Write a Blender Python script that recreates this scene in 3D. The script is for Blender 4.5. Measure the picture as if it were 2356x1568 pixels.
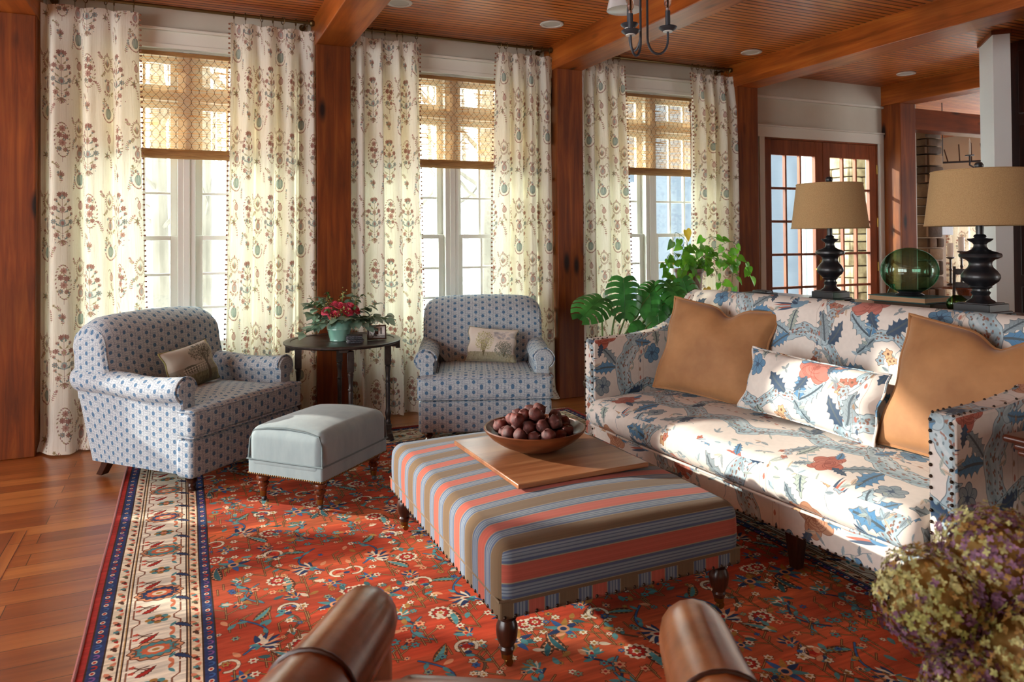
import bpy, math, random
import numpy as np
from math import sin, cos, pi, sqrt, atan2, tan, radians
from mathutils import Vector, Matrix

for _o in list(bpy.data.objects):
    bpy.data.objects.remove(_o, do_unlink=True)
scene = bpy.context.scene
COL = scene.collection

# ------------------------------------------------------------------ camera
YAW, PITCH, ROLL = 0.42258, 0.01399, -0.006777
F_PX, PP_Y, EYE = 1672.8, 524.1, 1.40
def cam_matrix():
    cy, sy = cos(YAW), sin(YAW)
    R = np.array([[cy, -sy, 0], [0, 0, 1], [sy, cy, 0]])
    cp, sp = cos(PITCH), sin(PITCH)
    P = np.array([[1, 0, 0], [0, cp, -sp], [0, sp, cp]])
    cr, sr = cos(ROLL), sin(ROLL)
    Q = np.array([[cr, sr, 0], [-sr, cr, 0], [0, 0, 1]])
    M = Q @ P @ R
    r, u, f = M
    return Matrix(((r[0], u[0], -f[0], 0), (r[1], u[1], -f[1], 0), (r[2], u[2], -f[2], EYE), (0, 0, 0, 1)))
cam_data = bpy.data.cameras.new('camera')
cam = bpy.data.objects.new('camera', cam_data)
COL.objects.link(cam)
cam.matrix_world = cam_matrix()
cam_data.sensor_width = 36.0
cam_data.sensor_fit = 'HORIZONTAL'
cam_data.lens = F_PX * 36.0 / 2356
cam_data.shift_y = (PP_Y - 784.0) / 2356
cam_data.clip_start = 0.05
cam_data.dof.use_dof = True
cam_data.dof.focus_distance = 3.7
cam_data.dof.aperture_fstop = 4.5
scene.camera = cam

# ------------------------------------------------------------------ world, sun, exposure
world = bpy.data.worlds.new('sky')
scene.world = world
world.use_nodes = True
_bg = world.node_tree.nodes['Background']
_bg.inputs['Color'].default_value = (0.955, 0.98, 1.0, 1)
_bg.inputs['Strength'].default_value = 5.4
SUN_DIR = Vector((0.80, -0.55, -0.31)).normalized()
sun_data = bpy.data.lights.new('sun', 'SUN')
sun_data.energy = 3.4
sun_data.color = (1.0, 0.93, 0.82)
sun_data.angle = radians(0.8)
sun = bpy.data.objects.new('sun', sun_data)
COL.objects.link(sun)
sun.rotation_euler = SUN_DIR.to_track_quat('-Z', 'Y').to_euler()
sun.location = (-8, 12, 6)

vs = scene.view_settings
vs.view_transform = 'Standard'
vs.look = 'None'
vs.exposure = 1.20
vs.gamma = 1.0
vs.use_curve_mapping = False
scene.cycles.max_bounces = 10
scene.cycles.diffuse_bounces = 5
scene.cycles.transparent_max_bounces = 12
scene.cycles.caustics_reflective = False
scene.cycles.caustics_refractive = False
scene.cycles.sample_clamp_indirect = 6.0

def portal(name, loc, size, look):
    d = bpy.data.lights.new(name, 'AREA')
    d.shape = 'RECTANGLE'
    d.size, d.size_y = size
    d.cycles.is_portal = True
    o = bpy.data.objects.new(name, d)
    COL.objects.link(o)
    o.location = loc
    o.rotation_euler = Vector(look).to_track_quat('-Z', 'Z').to_euler()
for _x in (0.01, 2.07, 4.10):
    portal('window_daylight', (_x, 6.05, 1.66), (1.4, 2.25), (0, -1, 0))
portal('window_daylight', (-2.85, 6.05, 1.55), (3.2, 2.5), (0, -1, 0))
portal('door_daylight', (6.35, 6.05, 1.25), (1.7, 2.4), (0, -1, 0))
portal('side_daylight', (-4.75, 1.1, 1.55), (5.0, 2.5), (1, 0, 0))
portal('rear_daylight', (10.5, -3.75, 1.5), (2.4, 2.5), (0, 1, 0))
portal('dining_daylight', (12.35, 6.0, 1.6), (3.2, 2.1), (-1, 0, 0))

# ------------------------------------------------------------------ helpers: meshes
class MB:
    """collects geometry for ONE mesh object"""
    def __init__(s):
        s.v, s.f, s.uv = [], [], []
    def add(s, verts, faces, uvs=None):
        b = len(s.v)
        s.v.extend([tuple(map(float, p)) for p in verts])
        for k, f in enumerate(faces):
            s.f.append(tuple(b + i for i in f))
            s.uv.append(uvs[k] if uvs else None)
        return s
    def box(s, x0, y0, z0, x1, y1, z1, M=None):
        x0, x1 = min(x0, x1), max(x0, x1); y0, y1 = min(y0, y1), max(y0, y1); z0, z1 = min(z0, z1), max(z0, z1)
        v = [(x0,y0,z0),(x1,y0,z0),(x1,y1,z0),(x0,y1,z0),(x0,y0,z1),(x1,y0,z1),(x1,y1,z1),(x0,y1,z1)]
        if M is not None:
            v = [tuple(M @ Vector(p)) for p in v]
        return s.add(v, [(3,2,1,0),(4,5,6,7),(0,1,5,4),(1,2,6,5),(2,3,7,6),(3,0,4,7)])
    def loft(s, rings, cap0=True, cap1=True, closed=True, uvo=(0, 0)):
        n = len(rings[0]); m = len(rings)
        v = [p for r in rings for p in r]
        A = np.array(rings, float)
        du = np.zeros(m)
        for i in range(1, m):
            du[i] = du[i-1] + np.linalg.norm(A[i] - A[i-1], axis=1).mean()
        mid = A[m // 2]
        dv = np.zeros(n + 1)
        for j in range(1, n + 1):
            dv[j] = dv[j-1] + np.linalg.norm(mid[j % n] - mid[j-1])
        F, U = [], []
        for i in range(m - 1):
            for j in range(n if closed else n - 1):
                k = (j + 1) % n
                F.append((i*n+j, i*n+k, (i+1)*n+k, (i+1)*n+j))
                U.append([(du[i]+uvo[0], dv[j]+uvo[1]), (du[i]+uvo[0], dv[j+1]+uvo[1]), (du[i+1]+uvo[0], dv[j+1]+uvo[1]), (du[i+1]+uvo[0], dv[j]+uvo[1])])
        if cap0:
            F.append(tuple(range(n-1, -1, -1))); U.append(None)
        if cap1:
            F.append(tuple((m-1)*n + j for j in range(n))); U.append(None)
        return s.add(v, F, U)
    def lathe(s, prof, n=24, c=(0, 0, 0), M=None):
        rings = []
        for r, z in prof:
            ring = [(c[0]+max(r, 1e-4)*cos(2*pi*j/n), c[1]+max(r, 1e-4)*sin(2*pi*j/n), c[2]+z) for j in range(n)]
            if M is not None:
                ring = [tuple(M @ Vector(p)) for p in ring]
            rings.append(ring)
        return s.loft(rings)
    def tube(s, pts, r, n=8, closed=False):
        P = [Vector(p) for p in pts]
        R = r if isinstance(r, (list, tuple)) else [r] * len(P)
        rings = []
        up = None
        for i, p in enumerate(P):
            if closed:
                t = P[(i+1) % len(P)] - P[i-1]
            else:
                t = P[min(i+1, len(P)-1)] - P[max(i-1, 0)]
            if t.length < 1e-9:
                t = Vector((0, 0, 1))
            t.normalize()
            if up is None:
                up = Vector((0, 0, 1)) if abs(t.z) < .9 else Vector((1, 0, 0))
            a = t.cross(up)
            if a.length < 1e-6:
                a = t.orthogonal()
            a.normalize()
            b = a.cross(t).normalized()
            up = b
            rings.append([tuple(p + (a*cos(2*pi*j/n) + b*sin(2*pi*j/n)) * R[i]) for j in range(n)])
        if closed:
            rings.append(rings[0])
            return s.loft(rings, False, False)
        return s.loft(rings)
    def sphere(s, c, r, nu=16, nv=10, M=None):
        r = r if isinstance(r, (list, tuple)) else (r, r, r)
        rings = []
        for i in range(nv + 1):
            th = pi * i / nv
            th = min(max(th, .02), pi - .02)
            ring = [Vector((r[0]*sin(th)*cos(2*pi*j/nu), r[1]*sin(th)*sin(2*pi*j/nu), -r[2]*cos(th))) for j in range(nu)]
            if M is not None:
                ring = [M @ p for p in ring]
            rings.append([(p.x+c[0], p.y+c[1], p.z+c[2]) for p in ring])
        return s.loft(rings)
    def grid(s, nu, nv, fn, uvf=None):
        v = [fn(i/nu, j/nv) for j in range(nv+1) for i in range(nu+1)]
        F, U = [], []
        for j in range(nv):
            for i in range(nu):
                a = j*(nu+1)+i
                F.append((a, a+1, a+nu+2, a+nu+1))
                if uvf:
                    U.append([uvf(i/nu, j/nv), uvf((i+1)/nu, j/nv), uvf((i+1)/nu, (j+1)/nv), uvf(i/nu, (j+1)/nv)])
                else:
                    U.append(None)
        return s.add(v, F, U)
    def rbox(s, c, size, r, k=3, m=4, fn=None, uvf=None, M=None):
        """rounded box; fn deforms (x,y,z) in local units round the centre"""
        h = [a / 2 for a in size]
        r = min([r] + [a * .999 for a in h])
        ax = []
        for a in h:
            ins = a - r
            lo = [-ins - r * tan(pi/4*(k-i)/k) for i in range(k)]
            mid = list(np.linspace(-ins, ins, m + 1)) if ins > 1e-4 else [0.0]
            ax.append(lo + mid + [-q for q in reversed(lo)])
        idx, V, F, U = {}, [], [], []
        def put(p):
            q = [max(-(h[i]-r), min(h[i]-r, p[i])) for i in range(3)]
            d = [p[i]-q[i] for i in range(3)]
            L = sqrt(sum(t*t for t in d))
            if L > 1e-9:
                p2 = tuple(q[i] + d[i]*r/L for i in range(3))
            else:
                p2 = tuple(p)
            key = tuple(round(t, 5) for t in p2)
            if key not in idx:
                idx[key] = len(V)
                w = fn(*p2) if fn else p2
                w = Vector((w[0]+c[0], w[1]+c[1], w[2]+c[2]))
                V.append(tuple(M @ w) if M is not None else tuple(w))
            return idx[key]
        for a in range(3):
            b, e = (a+1) % 3, (a+2) % 3
            for sg in (-1, 1):
                for i in range(len(ax[b])-1):
                    for j in range(len(ax[e])-1):
                        cs = []
                        for (ii, jj) in ((i, j), (i+1, j), (i+1, j+1), (i, j+1)):
                            p = [0, 0, 0]
                            p[a] = sg*h[a]; p[b] = ax[b][ii]; p[e] = ax[e][jj]
                            cs.append(p)
                        if sg < 0:
                            cs.reverse()
                        ids = [put(p) for p in cs]
                        if len(set(ids)) < 3:
                            continue
                        F.append(tuple(ids))
                        if uvf:
                            U.append([uvf(a, sg, *p) for p in cs])
                        elif a == 0:
                            U.append([(p[1]*sg+c[1], p[2]+c[2]) for p in cs])
                        elif a == 1:
                            U.append([(-p[0]*sg+c[0], p[2]+c[2]) for p in cs])
                        else:
                            U.append([(p[0]+c[0], p[1]+c[1]) for p in cs])
        return s.add(V, F, U)
    def extr(s, poly, axis, a0, a1):
        """prism of a 2-D outline along an axis: x -> (y,z), y -> (x,z), z -> (x,y)"""
        def P(q, t):
            return (t, q[0], q[1]) if axis == 'x' else (q[0], t, q[1]) if axis == 'y' else (q[0], q[1], t)
        n = len(poly)
        v = [P(q, a0) for q in poly] + [P(q, a1) for q in poly]
        F = [(i, (i+1) % n, n+(i+1) % n, n+i) for i in range(n)]
        F += [tuple(range(n-1, -1, -1)), tuple(range(n, 2*n))]
        return s.add(v, F)
    def build(s, name, mat, parent=None, sharp=38, bevel=0, two=False):
        me = bpy.data.meshes.new(name)
        me.from_pydata(s.v, [], s.f)
        me.update()
        import bmesh
        bm = bmesh.new(); bm.from_mesh(me)
        bmesh.ops.recalc_face_normals(bm, faces=bm.faces)
        uvl = bm.loops.layers.uv.new('UVMap')
        bm.faces.ensure_lookup_table()
        bm.verts.index_update()
        for k, f in enumerate(bm.faces):
            u = s.uv[k]
            f.smooth = True
            if u is not None:
                where = {}
                for q, vi in enumerate(s.f[k]):
                    where.setdefault(vi, u[q])
                for l in f.loops:
                    l[uvl].uv = where[l.vert.index]
            else:
                nx, ny, nz = (abs(t) for t in f.normal)
                for l in f.loops:
                    p = l.vert.co
                    l[uvl].uv = (p.y, p.z) if nx >= ny and nx >= nz else (p.x, p.z) if ny >= nz else (p.x, p.y)
        bm.to_mesh(me); bm.free()
        me.set_sharp_from_angle(angle=radians(sharp))
        o = bpy.data.objects.new(name, me)
        COL.objects.link(o)
        if mat is not None:
            me.materials.append(mat)
        if parent is not None:
            o.parent = parent
        if bevel:
            b = o.modifiers.new('edge', 'BEVEL')
            b.width = bevel; b.segments = 2; b.limit_method = 'ANGLE'; b.angle_limit = radians(40)
        return o

def tag(o, label, cat, group=None, kind=None):
    o['label'] = label
    o['category'] = cat
    if group: o['group'] = group
    if kind: o['kind'] = kind
    return o
def thing(name, label, cat, loc=(0, 0, 0), rz=0.0, group=None, kind=None):
    o = bpy.data.objects.new(name, None)
    COL.objects.link(o)
    o.empty_display_size = .05
    o.location = loc
    o.rotation_euler = (0, 0, rz)
    return tag(o, label, cat, group, kind)
def struct(o, label=None, cat='structure'):
    o['kind'] = 'structure'
    if label:
        o['label'] = label; o['category'] = cat
    return o
def part_label(o, text):
    o['label'] = text
    return o
def copy_tree(src, parent=None):
    c = src.copy(); COL.objects.link(c)
    if parent is not None: c.parent = parent
    for ch in [x for x in src.children]:
        copy_tree(ch, c)
    return c

# ------------------------------------------------------------------ helpers: materials
def srgb(*c):
    if len(c) == 1 and isinstance(c[0], str):
        h = c[0].lstrip('#'); c = [int(h[i:i+2], 16)/255 for i in (0, 2, 4)]
    return tuple((t/12.92 if t <= .04045 else ((t+.055)/1.055)**2.4) for t in c) + (1.0,)
def hx(h):
    h = h.lstrip('#'); return np.array([int(h[i:i+2], 16)/255 for i in (0, 2, 4)], np.float32)
def mat(name, color='#808080', rough=.5, metal=0.0, sheen=0.0, coat=0.0, spec=None, bump=None, trans=None, alpha=None):
    m = bpy.data.materials.new(name); m.use_nodes = True
    b = m.node_tree.nodes['Principled BSDF']
    b.inputs['Base Color'].default_value = srgb(color)
    b.inputs['Roughness'].default_value = rough
    b.inputs['Metallic'].default_value = metal
    b.inputs['Sheen Weight'].default_value = sheen
    b.inputs['Coat Weight'].default_value = coat
    if spec is not None: b.inputs['Specular IOR Level'].default_value = spec
    if trans is not None: b.inputs['Transmission Weight'].default_value = trans
    N, L = m.node_tree.nodes, m.node_tree.links
    if bump:
        sc, st = bump
        tc = N.new('ShaderNodeTexCoord'); nz = N.new('ShaderNodeTexNoise'); bp = N.new('ShaderNodeBump')
        nz.inputs['Scale'].default_value = sc; nz.inputs['Detail'].default_value = 3
        bp.inputs['Strength'].default_value = st; bp.inputs['Distance'].default_value = .01
        L.new(tc.outputs['Object'], nz.inputs['Vector']); L.new(nz.outputs['Fac'], bp.inputs['Height'])
        L.new(bp.outputs['Normal'], b.inputs['Normal'])
    return m
def mottled(name, c1, c2, scale=6, rough=.6, stretch=(1, 1, 1), metal=0, coat=0, detail=4, sheen=0, bump=0, lo=.35, hi=.65, coat_rough=.1):
    m = mat(name, c1, rough, metal, sheen, coat)
    N, L = m.node_tree.nodes, m.node_tree.links
    b = N['Principled BSDF']
    b.inputs['Coat Roughness'].default_value = coat_rough
    tc = N.new('ShaderNodeTexCoord'); mp = N.new('ShaderNodeMapping'); nz = N.new('ShaderNodeTexNoise'); cr = N.new('ShaderNodeValToRGB')
    mp.inputs['Scale'].default_value = stretch
    nz.inputs['Scale'].default_value = scale; nz.inputs['Detail'].default_value = detail; nz.inputs['Roughness'].default_value = .6
    cr.color_ramp.elements[0].position = lo; cr.color_ramp.elements[0].color = srgb(c1)
    cr.color_ramp.elements[1].position = hi; cr.color_ramp.elements[1].color = srgb(c2)
    L.new(tc.outputs['Object'], mp.inputs['Vector']); L.new(mp.outputs['Vector'], nz.inputs['Vector'])
    L.new(nz.outputs['Fac'], cr.inputs['Fac']); L.new(cr.outputs['Color'], b.inputs['Base Color'])
    if bump:
        bp = N.new('ShaderNodeBump'); bp.inputs['Strength'].default_value = bump; bp.inputs['Distance'].default_value = .01
        L.new(nz.outputs['Fac'], bp.inputs['Height']); L.new(bp.outputs['Normal'], b.inputs['Normal'])
    return m
def wood(name, dark, mid, light, grain='z', rough=.35, coat=.15, knots=True, scale=1.0, knot_col='#1c0a05'):
    m = mat(name, mid, rough, coat=coat)
    N, L = m.node_tree.nodes, m.node_tree.links
    b = N['Principled BSDF']; b.inputs['Coat Roughness'].default_value = .2; b.inputs['Specular IOR Level'].default_value = .3
    tc = N.new('ShaderNodeTexCoord'); mp = N.new('ShaderNodeMapping')
    lo, hi = .9*scale, 14.0*scale
    mp.inputs['Scale'].default_value = {'x': (lo, hi, hi), 'y': (hi, lo, hi), 'z': (hi, hi, lo)}[grain]
    L.new(tc.outputs['Object'], mp.inputs['Vector'])
    n1 = N.new('ShaderNodeTexNoise'); n1.inputs['Scale'].default_value = 1.3; n1.inputs['Detail'].default_value = 6; n1.inputs['Roughness'].default_value = .62; n1.inputs['Distortion'].default_value = .6
    L.new(mp.outputs['Vector'], n1.inputs['Vector'])
    cr = N.new('ShaderNodeValToRGB'); e = cr.color_ramp.elements
    e[0].position = .25; e[0].color = srgb(dark); e[1].position = .75; e[1].color = srgb(light)
    k = e.new(.5); k.color = srgb(mid)
    L.new(n1.outputs['Fac'], cr.inputs['Fac'])
    n2 = N.new('ShaderNodeTexNoise'); n2.inputs['Scale'].default_value = 1.7*scale; n2.inputs['Detail'].default_value = 2
    L.new(tc.outputs['Object'], n2.inputs['Vector'])
    mx = N.new('ShaderNodeMix'); mx.data_type = 'RGBA'; mx.blend_type = 'MULTIPLY'
    r2 = N.new('ShaderNodeMapRange'); r2.inputs[1].default_value = .35; r2.inputs[2].default_value = .7; r2.inputs[3].default_value = .55; r2.inputs[4].default_value = 1.1
    L.new(n2.outputs['Fac'], r2.inputs[0])
    mx.inputs[0].default_value = .8
    L.new(cr.outputs['Color'], mx.inputs[6]); L.new(r2.outputs[0], mx.inputs[7])
    out = mx.outputs[2]
    if knots:
        mv = N.new('ShaderNodeMapping')
        ks = {'x': (1.6, 5, 5), 'y': (5, 1.6, 5), 'z': (5, 5, 1.6)}[grain]
        mv.inputs['Scale'].default_value = ks
        L.new(tc.outputs['Object'], mv.inputs['Vector'])
        vo = N.new('ShaderNodeTexVoronoi'); vo.inputs['Scale'].default_value = 1.0; vo.inputs['Randomness'].default_value = 1
        L.new(mv.outputs['Vector'], vo.inputs['Vector'])
        kr = N.new('ShaderNodeValToRGB'); ke = kr.color_ramp.elements
        ke[0].position = .09; ke[0].color = (1, 1, 1, 1); ke[1].position = .19; ke[1].color = (0, 0, 0, 1)
        L.new(vo.outputs['Distance'], kr.inputs['Fac'])
        m2 = N.new('ShaderNodeMix'); m2.data_type = 'RGBA'
        L.new(kr.outputs['Color'], m2.inputs[0]); L.new(out, m2.inputs[6]); m2.inputs[7].default_value = srgb(knot_col)
        out = m2.outputs[2]
    L.new(out, b.inputs['Base Color'])
    bp = N.new('ShaderNodeBump'); bp.inputs['Strength'].default_value = .12; bp.inputs['Distance'].default_value = .004
    L.new(n1.outputs['Fac'], bp.inputs['Height']); L.new(bp.outputs['Normal'], b.inputs['Normal'])
    return m
def img_tex(name, arr):
    h, w, _ = arr.shape
    im = bpy.data.images.new(name, w, h, alpha=False)
    buf = np.ones((h, w, 4), np.float32)
    buf[..., :3] = np.clip(arr, 0, 1)
    im.pixels.foreach_set(buf.ravel())
    im.update()
    im.pack()
    return im
def fabric(name, im, su=1.0, sv=1.0, rough=.9, sheen=.25, translucent=0.0, weave=900, bump=.08, ext='REPEAT', off=(0, 0), wrinkle=0.0):
    m = bpy.data.materials.new(name); m.use_nodes = True
    N, L = m.node_tree.nodes, m.node_tree.links
    b = N['Principled BSDF']
    b.inputs['Roughness'].default_value = rough
    b.inputs['Sheen Weight'].default_value = sheen
    b.inputs['Specular IOR Level'].default_value = .2
    uv = N.new('ShaderNodeUVMap'); uv.uv_map = 'UVMap'
    mp = N.new('ShaderNodeMapping'); mp.inputs['Scale'].default_value = (su, sv, 1); mp.inputs['Location'].default_value = (off[0], off[1], 0)
    tx = N.new('ShaderNodeTexImage'); tx.image = im; tx.extension = ext; tx.interpolation = 'Linear'
    L.new(uv.outputs['UV'], mp.inputs['Vector']); L.new(mp.outputs['Vector'], tx.inputs['Vector'])
    L.new(tx.outputs['Color'], b.inputs['Base Color'])
    tc = N.new('ShaderNodeTexCoord')
    nz = N.new('ShaderNodeTexNoise'); nz.inputs['Scale'].default_value = weave; nz.inputs['Detail'].default_value = 1
    L.new(tc.outputs['Object'], nz.inputs['Vector'])
    bp = N.new('ShaderNodeBump'); bp.inputs['Strength'].default_value = bump; bp.inputs['Distance'].default_value = .002
    L.new(nz.outputs['Fac'], bp.inputs['Height'])
    if wrinkle:
        n2 = N.new('ShaderNodeTexNoise'); n2.inputs['Scale'].default_value = 7; n2.inputs['Detail'].default_value = 2; n2.inputs['Distortion'].default_value = 1.2
        L.new(tc.outputs['Object'], n2.inputs['Vector'])
        b2 = N.new('ShaderNodeBump'); b2.inputs['Strength'].default_value = wrinkle; b2.inputs['Distance'].default_value = .03
        L.new(n2.outputs['Fac'], b2.inputs['Height']); L.new(b2.outputs['Normal'], bp.inputs['Normal'])
    L.new(bp.outputs['Normal'], b.inputs['Normal'])
    if translucent:
        tr = N.new('ShaderNodeBsdfTranslucent'); mx = N.new('ShaderNodeMixShader'); mx.inputs[0].default_value = translucent
        hs = N.new('ShaderNodeHueSaturation'); hs.inputs['Saturation'].default_value = 1.12
        wm = N.new('ShaderNodeMix'); wm.data_type = 'RGBA'; wm.blend_type = 'MULTIPLY'; wm.inputs[0].default_value = 1.0
        wm.inputs[7].default_value = srgb('#fff9ec')
        L.new(tx.outputs['Color'], hs.inputs['Color']); L.new(hs.outputs['Color'], wm.inputs[6]); L.new(wm.outputs[2], tr.inputs['Color'])
        L.new(b.outputs[0], mx.inputs[1]); L.new(tr.outputs[0], mx.inputs[2]); L.new(mx.outputs[0], N['Material Output'].inputs['Surface'])
    return m
def pane_glass(name, tint='#f4faf6', fac=.05):
    m = bpy.data.materials.new(name); m.use_nodes = True
    N, L = m.node_tree.nodes, m.node_tree.links
    N.remove(N['Principled BSDF'])
    t = N.new('ShaderNodeBsdfTransparent'); t.inputs['Color'].default_value = srgb(tint)
    g = N.new('ShaderNodeBsdfGlossy'); g.inputs['Roughness'].default_value = .02
    mx = N.new('ShaderNodeMixShader'); mx.inputs[0].default_value = fac
    L.new(t.outputs[0], mx.inputs[1]); L.new(g.outputs[0], mx.inputs[2]); L.new(mx.outputs[0], N['Material Output'].inputs['Surface'])
    return m

# ------------------------------------------------------------------ helpers: painted textile patterns (tiles drawn in numpy)
class Cv:
    def __init__(s, w, h, bg, wrap=True):
        s.w, s.h, s.wrap = w, h, wrap
        s.a = np.empty((h, w, 3), np.float32); s.a[:] = hx(bg) if isinstance(bg, str) else bg
    def _win(s, x0, y0, x1, y1):
        ix = np.arange(int(math.floor(x0))-1, int(math.ceil(x1))+2); iy = np.arange(int(math.floor(y0))-1, int(math.ceil(y1))+2)
        if not s.wrap:
            ix = ix[(ix >= 0) & (ix < s.w)]; iy = iy[(iy >= 0) & (iy < s.h)]
        if len(ix) == 0 or len(iy) == 0:
            return None
        X, Y = np.meshgrid(ix + .5, iy + .5)
        return X, Y, np.ix_(iy % s.h, ix % s.w)
    def _bl(s, ix, c, col):
        col = hx(col) if isinstance(col, str) else np.asarray(col, np.float32)
        c = np.clip(c, 0, 1)[..., None]
        s.a[ix] = s.a[ix]*(1-c) + col*c
    def ell(s, x, y, rx, ry=None, col='#000000', ang=0, al=1, jag=0, n=6, ph=0, ring=0):
        ry = rx if ry is None else ry
        R = max(rx, ry)*(1+abs(jag))
        W = s._win(x-R, y-R, x+R, y+R)
        if W is None: return
        X, Y, ix = W
        dx, dy = X-x, Y-y
        u = (dx*cos(ang)+dy*sin(ang))/rx; v = (-dx*sin(ang)+dy*cos(ang))/ry
        d = np.sqrt(u*u+v*v)
        if jag:
            d = d/(1+jag*np.cos(n*np.arctan2(v, u)+ph))
        e = (1-d)*min(rx, ry)
        c = e+.5
        if ring:
            c = np.minimum(c, ring-e+.5)
        s._bl(ix, np.clip(c, 0, 1)*al, col)
    def line(s, pts, w, col, al=1):
        for (x0, y0), (x1, y1) in zip(pts[:-1], pts[1:]):
            W = s._win(min(x0, x1)-w, min(y0, y1)-w, max(x0, x1)+w, max(y0, y1)+w)
            if W is None: continue
            X, Y, ix = W
            dx, dy = x1-x0, y1-y0
            L = dx*dx+dy*dy+1e-9
            t = np.clip(((X-x0)*dx+(Y-y0)*dy)/L, 0, 1)
            d = np.hypot(X-x0-t*dx, Y-y0-t*dy)
            s._bl(ix, np.clip(w/2-d+.5, 0, 1)*al, col)
    def arc(s, x, y, r, a0, a1, w, col, al=1, n=10, ry=None):
        ry = ry or r
        s.line([(x+r*cos(a0+(a1-a0)*i/n), y+ry*sin(a0+(a1-a0)*i/n)) for i in range(n+1)], w, col, al)
    def leaf(s, x, y, L_, wd, ang, col, al=1, vein=None, serr=0, ns=8, bend=0):
        W = s._win(x-L_*1.1, y-L_*1.1, x+L_*1.1, y+L_*1.1)
        if W is None: return
        X, Y, ix = W
        dx, dy = X-x, Y-y
        t = (dx*cos(ang)+dy*sin(ang))/L_; q = -dx*sin(ang)+dy*cos(ang)
        q = q-bend*L_*t*t
        tt = np.clip(t, 0, 1)
        hw = wd*np.sin(pi*tt**.8)**.8
        if serr:
            hw = hw*(1-serr*(np.abs(np.sin(ns*pi*tt))))
        c = np.minimum(hw-np.abs(q)+.3, np.minimum(t, 1-t)*L_+.3)
        s._bl(ix, np.clip(c, 0, 1)*al, col)
        if vein:
            c2 = np.minimum(max(.6, wd*.12)-np.abs(q)+.3, np.minimum(t, .9-t)*L_+.3)
            s._bl(ix, np.clip(c2, 0, 1)*al, vein)
    def flower(s, x, y, r, n, col, cen, al=1, ph=0, edge=None):
        if edge:
            s.ell(x, y, r*1.12, r*1.12, edge, jag=.18, n=n, al=al, ph=ph)
        s.ell(x, y, r, r, col, jag=.22, n=n, al=al, ph=ph)
        s.ell(x, y, r*.32, r*.32, cen, al=al)
def fbm(h, w, cx, cy, seed, octv=3):
    """tileable smooth noise 0..1"""
    rg = np.random.RandomState(seed); out = np.zeros((h, w), np.float32); amp = 1; tot = 0
    for o in range(octv):
        nx, ny = max(1, int(cx*2**o)), max(1, int(cy*2**o))
        g = rg.rand(ny, nx).astype(np.float32)
        yy = np.arange(h)*ny/h; xx = np.arange(w)*nx/w
        y0 = yy.astype(int); x0 = xx.astype(int); fy = (yy-y0); fx = (xx-x0)
        fy = fy*fy*(3-2*fy); fx = fx*fx*(3-2*fx)
        g00 = g[np.ix_(y0 % ny, x0 % nx)]; g01 = g[np.ix_(y0 % ny, (x0+1) % nx)]; g10 = g[np.ix_((y0+1) % ny, x0 % nx)]; g11 = g[np.ix_((y0+1) % ny, (x0+1) % nx)]
        v = (g00*(1-fx)+g01*fx)*(1-fy)[:, None]+(g10*(1-fx)+g11*fx)*fy[:, None]
        out += v*amp; tot += amp; amp *= .5
    return out/tot
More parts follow.
